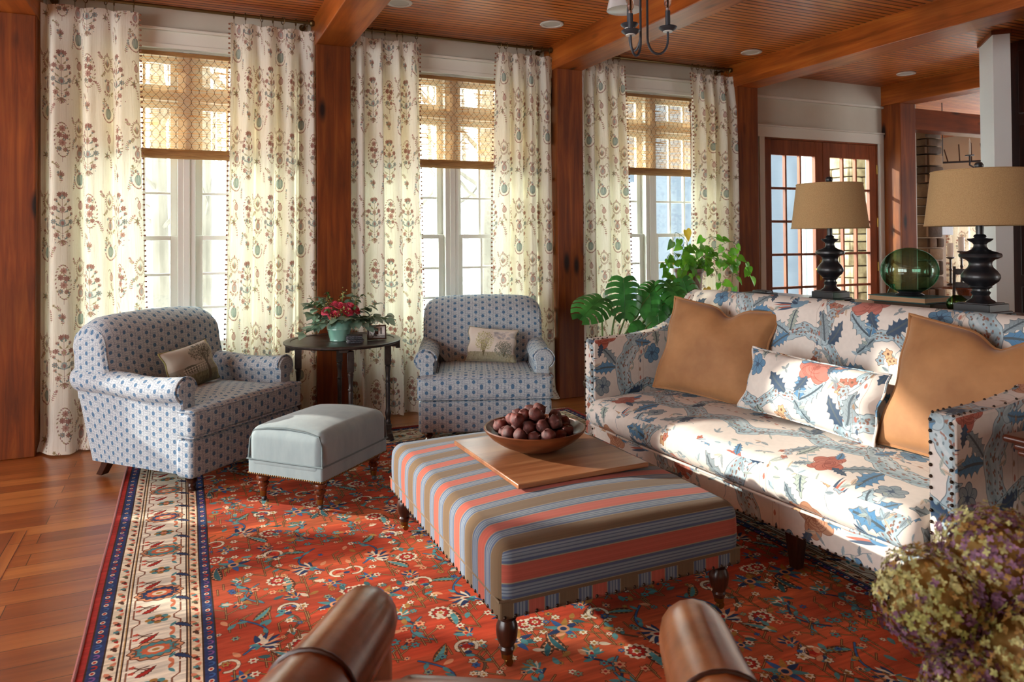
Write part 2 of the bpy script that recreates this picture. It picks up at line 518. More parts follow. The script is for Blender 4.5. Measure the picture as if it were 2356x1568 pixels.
# ------------------------------------------------------------------ textile patterns
def paint_curtain():
    w, h = 640, 960                       # 0.63 x 0.95 m repeat
    c = Cv(w, h, '#ebe8dd')
    rg = np.random.RandomState(3)
    M1, M2, T1, T2, O1, P1 = '#8d5a56', '#75503f', '#6f868b', '#56706f', '#897c52', '#b0837a'
    R = random.Random(4)
    def slubs(n, al):
        for i in range(n):
            x = rg.rand()*w; y = rg.rand()*h; L_ = 40+rg.rand()*170
            c.line([(x, y), (x+rg.randn(), y+L_)], .8+rg.rand()*1.1, '#c6baa5' if rg.rand() < .5 else '#fbf7ee', al)
    slubs(700, .4)
    def fan(x, y, r, a, cl, n=5):
        for k in range(n):
            c.leaf(x, y, r*(1-.12*abs(k-(n-1)/2)), r*.13, a+(k-(n-1)/2)*.34, (cl, M2)[k % 2], .85)
        c.ell(x, y, r*.22, r*.22, T2, al=.8)
    def twig(x, y, a, L_, n, cl, bend=.5, tip=True):
        pts = [(x+L_*t*cos(a+bend*t), y+L_*t*sin(a+bend*t)) for t in np.linspace(0, 1, 7)]
        c.line(pts, 2.0, M2, .75)
        for i in range(n):
            p = pts[1+int(i*5/max(1, n))]
            for sd in (-1, 1):
                c.leaf(p[0], p[1], 15, 3.6, a+bend*.6+sd*.95, (cl, O1, M1)[(i+sd) % 3], .85)
        if tip: c.flower(pts[-1][0], pts[-1][1], 8, 6, cl, M2, .85)
        return pts[-1]
    def curl(x, y, r, d, w_=3.2):
        c.arc(x, y, r, 0 if d > 0 else pi, (4.3 if d > 0 else pi-4.3), w_, M2, .75, n=14)
        c.arc(x, y, r*1.22, .3 if d > 0 else pi-.3, (3.6 if d > 0 else pi-3.6), 1.4, O1, .7, n=12)
    def pom(x, y, r, cl):
        c.ell(x, y, r*.95, r*1.08, cl, al=.82)
        for k in range(-3, 4):
            c.line([(x+k*r*.26+R.uniform(-2, 2), y-r*R.uniform(.5, .9)), (x+k*r*.26+R.uniform(-2, 2), y+r*R.uniform(.4, .9))], 3, '#ebe3d6', .6)
        c.ell(x, y, r*.95, r*1.08, M2, al=.75, ring=2.4)
        for k in (-1, 0, 1):
            c.leaf(x, y+r*.95, r*.65, 4.4, pi/2+k*.6, M1, .9)
    def wreath(x, y, r):
        for k in range(15):
            a = pi*1.02+pi*.96*k/14
            c.leaf(x+r*cos(a), y+r*sin(a), 19, 5, a+pi*.62, (M1, P1, M2)[k % 3], .85)
        for k in range(5):
            a = .25+k*.3
            c.flower(x-r*1.05*cos(a), y+r*1.05*sin(a), 8, 6, (T1, M1)[k % 2], M2, .8)
    def cart(x, y):
        c.ell(x, y, 42, 54, M2, al=.7, ring=4); c.ell(x, y, 36, 47, O1, al=.6, ring=2)
        for k in range(22):
            a = 2*pi*k/22
            c.leaf(x+42*cos(a), y+54*sin(a), 13, 3.6, a+.8, (O1, M1, M2)[k % 3], .8)
        for k in range(7):
            c.leaf(x, y-30, 62-5*abs(k-3), 6, pi/2+(k-3)*.25, (P1, M1, O1, T1)[k % 4], .8)
        c.leaf(x, y+54, 22, 7, pi/2, M1, .85)
        curl(x+58, y+26, 15, 1); twig(x+40, y-44, -.4, 74, 5, M1, .35); twig(x-26, y-52, -1.9, 52, 4, O1, -.3); twig(x-48, y+24, 2.6, 50, 4, M1, -.4)
    def paisley(x, y):
        pom(x, y, 29, M1); c.ell(x, y, 13, 17, T1, al=.6)
        c.line([(x, y-30), (x+4, y-62), (x-8, y-84)], 2.6, M2, .8)
        twig(x, y-50, -.2, 48, 3, O1, .6); twig(x, y-50, 3.3, 44, 3, M1, -.6)
        c.arc(x+8, y+8, 46, -.4, 1.9, 3.2, M2, .75); curl(x+44, y+52, 14, -1)
        for k in range(4): c.flower(x-34+k*15, y+44+8*sin(k*2.), 9, 6, (T1, M1, P1, M2)[k], M2, .8)
    def teal(x, y):
        pom(x, y, 36, T2); wreath(x, y-2, 60); curl(x+54, y+30, 13, 1)
        twig(x-44, y+34, 2.0, 62, 4, T1, -.4); twig(x-20, y+46, 1.7, 56, 3, O1, .4)
    def bouquet(x, y, H, W):
        c.line([(x, y), (x, y+H)], 2.6, M2, .8)
        for i in range(7):
            t = i/6; yy = y+H*(.12+.13*i); sp = W*sin(pi*(.22+.70*t))**.9
            for sd in (-1, 1):
                ex, ey = x+sd*sp, yy+H*.07
                c.line([(x, yy-H*.03), (x+sd*sp*.5, yy-H*.005), (ex, ey)], 1.8, M2, .7)
                if i % 2: fan(ex, ey, 27, pi/2-sd*.55, (M1, P1)[i % 4 == 1])
                else: c.flower(ex, ey, 15, 7, (P1, T1, M1, M1)[i//2 % 4], M2, .85, edge=M2)
                for q in (.3, .6):
                    c.leaf(x+sd*sp*q, yy-H*.01, 22, 4.6, pi/2-sd*(1.0 if q < .5 else .2), (T2, O1)[i % 2], .8)
        fan(x, y+H*.95, 34, pi/2, M1, 7)
        c.ell(x, y+H*.42, 20, 26, T1, al=.75, jag=.1, n=8); c.ell(x, y+H*.42, 11, 15, M1, al=.8); c.ell(x, y+H*.68, 16, 20, M1, al=.75, jag=.15, n=7); c.ell(x, y+H*.68, 8, 10, O1, al=.8)
        for k in range(26):
            c.ell(x+R.gauss(0, W*.4), y+H*R.uniform(-.02, .18), 3.4, 3.4, (M1, T1, M2)[k % 3], al=.8)
        for k in range(7):
            c.leaf(x, y+H*.1, 42, 4.4, -pi/2+(k-3)*.33, (M2, O1, M1)[k % 3], .75)
    def posy(x, y):
        for k in range(26):
            a = 2*pi*k/26
            c.leaf(x+46*cos(a), y+112*sin(a), 17, 4.4, a+1.2, (O1, M1, M2)[k % 3], .8)
        for i, (dx, dy, r) in enumerate(((0, 76, 18), (-18, 32, 17), (19, 22, 17), (0, -20, 20), (-20, -62, 14), (18, -66, 13))):
            c.flower(x+dx, y+dy, r, 8, (P1, M1, M1, P1, T1, M1)[i], M2, .85, edge=M2); c.ell(x+dx, y+dy, r*.5, r*.5, M1, al=.6)
        for k in range(16): c.leaf(x+R.uniform(-30, 30), y+R.uniform(-90, 90), 18, 4, R.random()*6, (T2, O1)[k % 2], .75)
        c.line([(x, y-112), (x, y-150)], 2.4, M2, .8)
    def bug(x, y):
        c.ell(x, y, 13, 18, T1, al=.8); c.ell(x, y, 6, 9, M1, al=.8)
        for k in range(6): c.leaf(x, y, 34, 4.6, k*1.05+.4, (O1, M2)[k % 2], .8)
    cart(90, 860); paisley(98, 690); teal(96, 510); pom(100, 330, 24, M1); twig(96, 300, -1.7, 60, 4, O1); curl(76, 372, 13, -1, 4); bug(70, 215); twig(120, 120, 1.3, 100, 6, M1); 
    bouquet(258, 560, 350, 56); posy(262, 310); fan(250, 60, 46, pi/2, M1, 7); twig(250, 20, 1.3, 70, 4, T1); twig(240, 110, 1.8, 60, 4, O1)
    cart(415, 400); paisley(420, 230); teal(420, 50); pom(424, 830, 24, M1); twig(420, 800, -1.7, 60, 4, O1); curl(400, 872, 13, -1, 4); bug(398, 720); twig(440, 600, 1.4, 110, 6, M1)
    bouquet(572, 70, 350, 56); posy(578, 790); fan(570, 540, 46, pi/2, P1, 7); twig(570, 500, 1.3, 70, 4, T1); twig(560, 590, 1.8, 60, 4, O1)
    for (x, y, a) in ((180, 470, 1.3), (178, 760, 1.8), (338, 690, 1.4), (340, 240, 1.7), (500, 540, 1.3), (498, 130, 1.6), (655, 640, 1.5), (340, 930, 1.3), (180, 40, 1.5), (500, 880, 1.7)):
        twig(x, y, a, 80, 5, R.choice([M1, T1, P1]), R.uniform(-.5, .5))
    slubs(700, .40)
    base = hx('#ebe8dd')
    return base+(c.a-base)*.86

def paint_dots():
    w, h = 512, 278                       # 0.105 x 0.057 m repeat
    c = Cv(w, h, '#b4bec2')
    rg = np.random.RandomState(5)
    for i in range(160):
        x, y = rg.rand()*w, rg.rand()*h
        c.line([(x, y), (x+18*rg.randn(), y+3*rg.randn())], 2.2, '#8f9196' if i % 2 else '#c0bfbf', .45)
    for i in range(150):
        x, y = rg.rand()*w, rg.rand()*h; q = 10+rg.rand()*22
        c.line([(x-q, y+4*rg.randn()), (x, y+7), (x+q, y+4*rg.randn())], 5, '#66748a', .6)
    for (x, y) in ((128, 70), (384, 70+h/2)):
        c.ell(x, y, 64, 68, '#c4ccce', al=.8)
        c.ell(x, y, 58, 62, '#4d6f8e', jag=.02, n=9)
        for k in range(9):
            a = k*.7
            c.line([(x+12*cos(a), y+12*sin(a)), (x+44*cos(a), y+44*sin(a))], 5, '#5b7a94', .5)
        for j in range(3):
            c.arc(x, y+44+j*2, 62+j*17, .55, pi-.55, 6, '#66758a', .8, ry=34+j*13)
        for sd in (-1, 1):
            bx = x+sd*128
            c.line([(bx, y-80), (bx+sd*8, y-20), (bx, y+60)], 6, '#5f6f86', .75)
            for t in (-50, -14, 26):
                c.leaf(bx, y+t, 34, 7, pi/2-sd*.7, '#66778d', .8)
    return c.a

def paint_chintz():
    w = h = 1280                          # 1.35 m repeat
    c = Cv(w, h, '#d2cac1')
    R = random.Random(11)
    G, GB, B, N_, RU, TA, SG, BR = '#7b8b92', '#93aab4', '#4d7ba0', '#34475e', '#a2594a', '#b08a66', '#97a399', '#6a4a3a'
    n1 = fbm(h, w, 9, 9, 3, 4)
    def trunk(pts, wd):
        P = []
        for (x0, y0), (x1, y1) in zip(pts[:-1], pts[1:]):
            P += [(x0+(x1-x0)*t/6, y0+(y1-y0)*t/6) for t in range(6)]
        P.append(pts[-1])
        P = [(x+R.uniform(-.07, .07)*wd, y+R.uniform(-.07, .07)*wd) for x, y in P]
        c.line(P, wd+6, '#66757c', .9); c.line(P, wd, '#9db2ba', 1)
        c.line([(x-wd*.26, y+4) for x, y in P], wd*.30, '#7f969f', .55); c.line([(x+wd*.30, y) for x, y in P], wd*.16, '#b9c6c9', .6)
        for (x0, y0), (x1, y1) in zip(P[:-1], P[1:]):
            a = atan2(y1-y0, x1-x0)
            for q in range(int(wd/11)):
                t = R.random(); o = R.uniform(-.44, .44)*wd
                c.ell(x0+(x1-x0)*t-o*sin(a), y0+(y1-y0)*t+o*cos(a), 6, 3.4, (BR, '#7e4636', '#52656e')[q % 3], a+.2, .75)
    def bigleaf(x, y, L_, a, col, serr=.42, bend=None):
        bd = R.uniform(-.3, .3) if bend is None else bend
        c.leaf(x, y, L_*1.03, L_*.30, a, '#4a565d', .85, serr=serr, ns=5, bend=bd)
        c.leaf(x, y, L_, L_*.27, a, col, 1, vein='#46535b', serr=serr, ns=5, bend=bd)
        for k in range(5):
            t = .2+.13*k
            for sd in (-1, 1):
                p = (x+L_*t*cos(a)-bd*L_*t*t*sin(a), y+L_*t*sin(a)+bd*L_*t*t*cos(a))
                c.line([p, (p[0]+L_*.14*cos(a+sd*.8), p[1]+L_*.14*sin(a+sd*.8))], 1.8, '#46535b', .6)
    def rose(x, y, r, col, dk):
        for k in range(7):
            a = k*.9+R.random(); c.ell(x+r*.55*cos(a), y+r*.5*sin(a), r*.55, r*.42, dk, a, .85); c.ell(x+r*.55*cos(a), y+r*.5*sin(a), r*.51, r*.38, col, a, .95)
        for k in range(9):
            rr = r*(.85-.08*k); a0 = R.random()*6
            c.arc(x, y, rr, a0, a0+R.uniform(1.5, 3.2), 2.6, dk, .85, ry=rr*.85)
        c.ell(x, y, r*.2, r*.16, dk, al=.7)
    def bloom(x, y, r, col, dk):
        for k in range(6):
            a = k*pi/3+.3
            c.ell(x+r*.55*cos(a), y+r*.55*sin(a), r*.50, r*.40, dk, a, .9); c.ell(x+r*.55*cos(a), y+r*.55*sin(a), r*.45, r*.35, col, a)
            c.line([(x, y), (x+r*.7*cos(a), y+r*.7*sin(a))], 1.8, dk, .7)
        c.ell(x, y, r*.22, r*.22, dk, al=.8)
    def tendril(x, y, a, L_, col=G):
        pts = [(x, y)]
        for i in range(12):
            a += R.uniform(-.5, .55)
            pts.append((pts[-1][0]+L_/12*cos(a), pts[-1][1]+L_/12*sin(a)))
        c.line(pts, 2.8, col, .8)
        for i in (3, 5, 7, 9, 11):
            c.leaf(pts[i][0], pts[i][1], 36, 9, a+(1.2 if i % 4 == 1 else -1.2), (col, SG, GB)[i % 3], .9, vein='#5c6a70', serr=.25, ns=4)
    def bird(x, y, s, d, body, wing):
        for k in range(5):
            c.leaf(x-d*10*s, y-k*5*s, (150-10*k)*s, 6*s, (pi if d > 0 else 0)+d*(.06*k), (wing, RU, GB, RU, wing)[k], .95)
        c.ell(x, y, 42*s, 21*s, body, .25*d); c.ell(x+d*42*s, y+20*s, 16*s, 14*s, body)
        for k in range(4):
            c.leaf(x-d*4*s, y+4*s, (72-9*k)*s, 9*s, pi/2+d*(.5+.28*k), wing if k % 2 else '#6d8ea6', 1, vein='#2a3744')
        c.leaf(x+d*54*s, y+20*s, 20*s, 4*s, 0 if d > 0 else pi, BR, 1)
    trunk([(150, -40), (215, 120), (150, 270), (235, 420), (190, 580), (290, 720), (240, 880), (330, 1040), (240, 1160), (150, 1240)], 92)
    trunk([(235, 420), (370, 480), (480, 450), (600, 540), (720, 520)], 46)
    trunk([(290, 720), (420, 800), (560, 790), (680, 880)], 52)
    trunk([(860, 40), (930, 190), (860, 340), (960, 470), (1080, 520), (1180, 480)], 62)
    trunk([(960, 470), (930, 600), (1000, 720)], 34)
    for (x, y, L_, a, col) in ((720, 520, 150, .5, GB), (720, 520, 130, 1.7, B), (640, 540, 140, 2.6, N_), (700, 510, 120, -.8, G), (680, 880, 150, .2, G), (680, 880, 140, 1.3, B), (660, 880, 120, -1.0, SG), (120, 270, 150, 2.7, G), (130, 290, 120, 3.6, N_),
                               (150, 580, 150, 3.0, B), (150, 600, 130, 2.2, G), (200, 880, 150, 2.5, G), (190, 900, 120, 3.4, SG), (960, 470, 150, 1.4, G), (940, 460, 130, 2.4, N_), (1180, 480, 140, .6, GB), (1180, 480, 130, -.5, B), (1170, 500, 120, 1.6, SG), (860, 340, 140, 2.9, B),
                               (330, 1040, 140, .4, N_), (330, 1050, 130, 1.3, G), (480, 450, 120, -1.2, SG), (860, 40, 140, .6, G), (850, 60, 130, 2.4, B), (420, 800, 120, -1.1, SG), (420, 810, 110, 1.5, GB), (1000, 720, 140, .9, G), (1000, 720, 120, 2.1, N_), (930, 190, 130, .0, SG), (235, 420, 120, .1, N_), (290, 720, 110, -.4, B)):
        bigleaf(x, y, L_, a, col)
    for (x, y, r, col, dk) in ((760, 690, 84, '#b3685c', '#874439'), (850, 760, 56, '#bb7a6b', '#8a4a3e'), (80, 760, 70, '#a8604f', '#7b3d32'), (1090, 800, 78, TA, '#7f5c40'), (520, 250, 78, '#b08163', '#85503a'), (1190, 1120, 70, '#b3685c', '#803f35'), (520, 1130, 64, TA, '#8a5c3c'), (1060, 250, 60, '#a8604f', '#7b3d32')):
        rose(x, y, r, col, dk)
        for q in range(3):
            bigleaf(x+r*.7*cos(q*2.1), y+r*.7*sin(q*2.1), r*1.1, q*2.1+.3, (B, G, N_)[q])
    for (x, y, r, col, dk) in ((690, 760, 62, '#5b89ad', N_), (690, 110, 60, '#5b89ad', '#33506a'), (410, 640, 56, '#557f9f', N_), (1130, 920, 56, '#6288a5', '#2f455c'), (60, 480, 52, G, N_), (1010, 1160, 56, '#5b89ad', '#33506a'), (600, 1000, 50, G, '#46565e'), (390, 120, 46, '#6d8ba1', '#33506a')):
        bloom(x, y, r, col, dk)
    for (x, y, a) in ((560, 120, .6), (790, 380, 1.0), (800, 1040, .3), (70, 1060, 1.2), (1100, 120, 1.9), (380, 250, 1.2), (880, 860, 2.2), (530, 680, 1.8), (1210, 760, 1.2), (1040, 1000, .4), (780, 1190, 2.6), (40, 180, 1.2), (440, 930, .6), (1180, 300, 2.4), (640, 330, 2.2), (900, 1120, 1.2)):
        tendril(x, y, a, 220, R.choice([G, GB, SG, '#75858c']))
    bird(790, 270, 1.1, 1, '#4d7ba0', N_); bird(480, 930, 1.0, -1, '#8c5348', B); bird(1150, 640, 1.0, -1, '#67879b', N_)
    for (x, y) in ((620, 420), (930, 640), (60, 930), (410, 60), (1210, 60), (890, 1080), (670, 1220), (1020, 380), (330, 880)):
        for k in range(5):
            c.flower(x+R.uniform(-46, 46), y+R.uniform(-40, 40), R.uniform(12, 22), 5, R.choice([RU, TA, '#bd9a76', '#a0604f', '#8fa3ad']), BR, .95, edge='#6a4a3c')
    for k in range(46):
        x, y = R.uniform(0, w), R.uniform(0, h)
        for q in range(3): c.leaf(x, y, R.uniform(26, 60), R.uniform(6, 12), R.random()*6, R.choice([G, SG, GB, '#74838a', '#c0a58a']), .8, vein='#5c6a70', serr=.25, ns=4)
    for x in (330, 1000):
        for i in range(26):
            y = i*h/26
            c.leaf(x+8*sin(i), y, 26, 6, pi/2, (N_, RU, '#8a6a50')[i % 3], .85)
        c.line([(x-16, 0), (x-16, h)], 1.6, BR, .5); c.line([(x+16, 0), (x+16, h)], 1.6, BR, .5)
    a = c.a
    n = fbm(h, w, 80, 80, 8, 2)[..., None]
    wash = n1[..., None]
    base = hx('#d2cac1')
    a = base+(a-base)*(.72+.42*wash)             # watery print
    return np.clip(a*(.98+.04*n), 0, 1)

def paint_stripe():
    """one 0.235 m repeat of the blanket stripe along v"""
    h = 470
    a = np.zeros((h, 16, 3), np.float32)
    tan_, coral, slate, pale, cream, navy = hx('#65523c'), hx('#a05041'), hx('#4f5b6c'), hx('#737d85'), hx('#8a806a'), hx('#48526f')
    a[:] = tan_
    def band(m0, m1, col):
        a[int(m0*2000):int(m1*2000)] = col
    def group(m):
        band(m, m+.003, cream); band(m+.003, m+.013, slate); band(m+.008, m+.011, navy); band(m+.013, m+.020, pale); band(m+.020, m+.024, slate)
        band(m+.024, m+.031, pale); band(m+.031, m+.035, slate); band(m+.035, m+.042, pale); band(m+.042, m+.053, slate); band(m+.045, m+.048, navy); band(m+.053, m+.056, cream)
    group(.062); band(.118, .173, coral); group(.173)
    band(.229, .235, tan_)
    rg = np.random.RandomState(2)
    return np.clip(a*(.93+.14*rg.rand(h, 1, 1).astype(np.float32)), 0, 1)

RUG = (-0.325, 0.95, 2.86, 5.255)         # x0, y0, x1, y1 on the floor
def paint_rug():
    S = 560
    W_, H_ = RUG[2]-RUG[0], RUG[3]-RUG[1]
    w, h = int(W_*S), int(H_*S)
    c = Cv(w, h, '#b4472c', wrap=False)
    ab = fbm(h, w, 1, 22, 5, 3); ab2 = fbm(h, w, 6, 60, 9, 3); fine = fbm(h, w, 40, 420, 2, 2)
    t = np.clip((ab-.30)*2.0, 0, 1)[..., None]
    c.a = hx('#a63a21')*(1-t)+hx('#c2623a')*t
    c.a *= (.86+.28*ab2)[..., None]
    R = random.Random(21)
    NV, TE, IV, PE, GO, BN, RD, BL, DT = '#24365a', '#4c8488', '#cfc3aa', '#cb8f69', '#9c7236', '#4a2c1c', '#a2251b', '#35588a', '#2f5c62'
    m = lambda v: v*S
    def palm(x, y, s, ang, c1=NV, c2=PE, c3=IV):
        for k in range(-4, 5):
            a = ang+k*.3
            c.leaf(x, y, s*(1-.05*abs(k)), s*.13, a, (c1, c2, c1, c3)[abs(k) % 4], 1)
        c.ell(x, y, s*.42, s*.2, c3, ang); c.ell(x, y, s*.26, s*.11, RD, ang)
        c.leaf(x, y, s*.5, s*.1, ang+pi, BL, 1)
        c.leaf(x, y, s*.4, s*.1, ang+pi-.7, TE, 1); c.leaf(x, y, s*.4, s*.1, ang+pi+.7, TE, 1)
    def star(x, y, s):
        for k in range(8):
            c.leaf(x, y, s, s*.16, k*pi/4+.2, (NV, GO, BL, TE)[k % 4], 1)
        c.ell(x, y, s*.3, s*.3, PE); c.ell(x, y, s*.16, s*.16, NV)
    def rose(x, y, s):
        c.ell(x, y, s, s, IV, jag=.08, n=12); c.ell(x, y, s*.74, s*.74, BN, jag=.12, n=10); c.ell(x, y, s*.66, s*.66, RD, jag=.1, n=10)
        c.ell(x, y, s*.34, s*.34, IV, jag=.2, n=6); c.ell(x, y, s*.18, s*.18, GO)
    def small(x, y, s, col=IV, cen=RD):
        c.ell(x, y, s*1.18, s*1.18, BN, jag=.2, n=6, al=.7); c.ell(x, y, s, s, col, jag=.22, n=6); c.ell(x, y, s*.38, s*.38, cen)
    def stem(pts):
        c.line(pts, 4.6, BN, .95); c.line(pts, 1.8, '#b0854a', .9)
    def branch(x, y, n, s, fl, col=IV):
        stem([(x, y), (x, y+s)]); 
        for i in range(n):
            yy = y+s*(i+.6)/n; sd = 1 if i % 2 else -1
            stem([(x, yy-m(.02)), (x+sd*m(.045), yy+m(.012))])
            small(x+sd*m(.062), yy+m(.018), m(.0145), col, fl)
        small(x, y+s+m(.016), m(.018), col, fl)
    def serr(x, y, s, ang, a=TE, b=PE, bend=.3):
        c.leaf(x, y, s, s*.20, ang, BN, 1, bend=bend); c.leaf(x, y, s*.97, s*.17, ang, b, 1, serr=.45, ns=6, bend=bend); c.leaf(x, y, s*.9, s*.09, ang, a, 1, bend=bend)
    def crab(x, y, s, ang):
        c.arc(x, y, s, ang-2.2, ang+2.2, s*.42, BN); c.arc(x, y, s, ang-2.15, ang+2.15, s*.34, IV)
        c.ell(x, y, s*.42, s*.42, RD, jag=.2, n=6); c.ell(x-s*cos(ang), y-s*sin(ang), s*.35, s*.3, NV)
    def vine(x, y, s, d, col=BL):
        pts = [(x+d*s*(.5*sin(t*3.1)), y+s*(t-.5)*1.4) for t in np.linspace(0, 1, 12)]
        c.line(pts, m(.011), BN); c.line(pts, m(.007), col)
        for i in (2, 5, 8, 10):
            c.leaf(pts[i][0], pts[i][1], m(.04), m(.009), R.random()*6, TE, 1)
    cell = m(.52)
    bx, by = m(.42), m(.42)
    cols = int((w-2*bx)/cell)+1; rows = int((h-2*by)/cell)+1
    for j in range(rows+1):
        for i in range(cols+1):
            f = 1 if (i+j) % 2 == 0 else -1
            ox, oy = bx+i*cell, by+j*cell
            X = lambda u: ox+cell*(.5+f*(u-.5))
            Y = lambda v: oy+cell*v
            A = lambda a: a if f > 0 else pi-a
            for k in range(14):
                u, v = R.random(), R.random(); stem([(X(u), Y(v)), (X(u), Y(v)+m(.06)), (X(u)+m(.03), Y(v)+m(.085))])
            vine(X(.16), Y(.62), m(.17), f); vine(X(.86), Y(.25), m(.14), -f, NV); vine(X(.42), Y(.68), m(.13), f, '#5d4a36'); vine(X(.66), Y(.20), m(.12), f, '#4c6f86')
            branch(X(.92), Y(.68), 4, m(.14), GO); serr(X(.62), Y(.86), m(.10), A(2.6), BL, PE); palm(X(.44), Y(.02), m(.055), A(1.2), NV, GO, PE); star(X(.14), Y(.14), m(.045)); rose(X(.96), Y(.96), m(.035))
            branch(X(.33), Y(.06), 4, m(.16), RD); branch(X(.60), Y(.48), 5, m(.19), GO); branch(X(.70), Y(.02), 3, m(.12), RD, PE)
            branch(X(.08), Y(.90), 3, m(.10), RD, TE)
            serr(X(.47), Y(.16), m(.13), A(1.9)); serr(X(.93), Y(.55), m(.13), A(1.2), DT, PE, -.3); serr(X(.25), Y(.80), m(.11), A(.6), TE, GO)
            palm(X(.26), Y(.47), m(.085), A(.5)); star(X(.82), Y(.80), m(.075)); rose(X(.52), Y(.36), m(.044))
            crab(X(.06), Y(.30), m(.034), A(.3)); crab(X(.50), Y(.88), m(.036), A(1.4)); palm(X(.80), Y(.45), m(.06), A(2.0), TE, GO, IV)
            for k in range(46):
                u, v = R.random(), R.random()
                q = R.random()
                if q < .45: small(X(u), Y(v), m(R.uniform(.009, .014)), R.choice([TE, GO, IV, PE, BL, '#7c8a72']), R.choice([RD, NV, GO]))
                elif q < .75: c.leaf(X(u), Y(v), m(.045), m(.011), R.random()*6, R.choice([TE, GO, IV, PE, DT]), .95)
                else: stem([(X(u), Y(v)), (X(u), Y(v)+m(.05))])
    # ---- borders: bands by distance to the edge
    gx = np.arange(w)/S; gy = np.arange(h)/S
    dx = np.minimum(gx, W_-gx)[None, :]; dy = np.minimum(gy, H_-gy)[:, None]
    d = np.minimum(dx, dy)
    def band(a, b, col, al=1):
        q = ((d >= a) & (d < b))
        c.a[q] = c.a[q]*(1-al)+hx(col)*al
    field = c.a.copy()
    band(0, .028, '#9e2a22'); band(.028, .073, '#28345c'); band(.073, .128, '#d9cdb2'); band(.128, .330, '#ddd5c0'); band(.330, .382, '#d9c4a4'); band(.382, .420, '#28345c')
    for q in (.028, .075, .122, .134, .328, .340, .378, .419):
        band(q-.0028, q+.0028, '#3b2417'); 
    for q in (.131, .334):
        band(q-.0012, q+.0012, '#b08a52')
    def along(side, s, dd):
        """position (px) of a point s metres along a side, dd metres in from it"""
        if side == 0: return m(dd), m(s)
        if side == 1: return m(W_-dd), m(s)
        if side == 2: return m(s), m(dd)
        return m(s), m(H_-dd)
    for side in range(4):
        Ls = H_ if side < 2 else W_
        A0 = 0 if side == 0 else pi if side == 1 else pi/2 if side == 2 else -pi/2     # pointing inwards
        n = int(Ls/.034)
        for i in range(n):
            s = (i+.5)*Ls/n
            for dd, lim in ((.050, .05), (.401, .40)):
                if lim < s < Ls-lim:
                    x, y = along(side, s, dd)
                    if i % 2: c.ell(x, y, m(.009), m(.011), IV, A0); c.ell(x, y, m(.005), m(.006), RD)
                    else: c.arc(x, y, m(.010), A0-2, A0+2, m(.006), R.choice([RD, '#7c4b86', BL]))
        n = int(Ls/.058)
        for i in range(n):
            s = (i+.5)*Ls/n
            for dd, lim in ((.100, .1), (.357, .36)):
                if lim < s < Ls-lim:
                    x, y = along(side, s, dd)
                    c.leaf(x, y, m(.030), m(.009), A0+pi/2+(.5 if i % 2 else -.5), '#cf8464', 1); c.leaf(x, y, m(.026), m(.007), A0-pi/2+.4, RD if i % 2 else BN, 1)
                    c.ell(x, y, m(.010), m(.008), ('#5d6a52', TE, BN)[i % 3], A0, jag=.2, n=5)
        n = int(Ls/.40)
        for i in range(n*2):
            s = (i+.5)*Ls/(2*n)
            if not .24 < s < Ls-.24: continue
            x, y = along(side, s, .232)
            if i % 2 == 0:
                c.ell(x, y, m(.086), m(.064), BN, A0, jag=.05, n=12); c.ell(x, y, m(.082), m(.060), '#c98a64', A0, jag=.05, n=12); c.ell(x, y, m(.069), m(.049), BN, A0, jag=.08, n=14); c.ell(x, y, m(.066), m(.046), NV if i % 4 else TE, A0, jag=.08, n=14)
                c.ell(x, y, m(.046), m(.030), '#c0603c', A0, jag=.08, n=12); c.ell(x, y, m(.026), m(.017), IV, A0); c.ell(x, y, m(.012), m(.008), GO, A0)
            else:
                for k in range(8):
                    c.ell(x+m(.030)*cos(k*pi/4), y+m(.022)*sin(k*pi/4), m(.013), m(.011), (GO, TE)[k % 2])
                c.ell(x, y, m(.022), m(.017), BN); c.ell(x, y, m(.016), m(.012), '#d78a6a', jag=.2, n=6)
            q0 = .098 if i % 2 else -.098
            for dd0 in (.150, .308):
                e_ = 1 if dd0 < .2 else -1
                c.line([along(side, s-.10, dd0), along(side, s-.035, dd0), along(side, s-.012, dd0+e_*.022), along(side, s+.012, dd0+e_*.022), along(side, s+.035, dd0), along(side, s+.10, dd0)], m(.0052), BN); 
                c.line([along(side, s-.10, dd0), along(side, s-.035, dd0), along(side, s-.012, dd0+e_*.022), along(side, s+.012, dd0+e_*.022), along(side, s+.035, dd0), along(side, s+.10, dd0)], m(.002), '#a8664a')
            for sd in (-1, 1):
                x2, y2 = along(side, s+sd*.062, .232-sd*.055); 
                c.leaf(x2, y2, m(.075), m(.017), A0+.35*sd, BN, 1, serr=.3, ns=6, bend=.35*sd); c.leaf(x2, y2, m(.071), m(.013), A0+.35*sd, (NV, RD)[sd > 0], 1, serr=.4, ns=6, bend=.35*sd)
                x3, y3 = along(side, s+sd*.075, .275)
                c.leaf(x3, y3, m(.04), m(.008), A0+1.2*sd, '#c9724e', 1); c.leaf(x3, y3, m(.035), m(.007), A0-1.0*sd, TE, 1)
                x4, y4 = along(side, s+sd*.09, .165); x5, y5 = along(side, s+sd*.105, .185)
                c.line([(x4, y4), (x5, y5), along(side, s+sd*.10, .215)], m(.005), BN)
                c.ell(x4, y4, m(.010), m(.008), '#b8503c', jag=.2, n=5)
    # corners: keep the two bands meeting neatly by repainting the plain ground there
    c.a *= (.84+.30*fine)[..., None]
    c.a *= (.88+.20*ab2)[..., None]
    return c.a

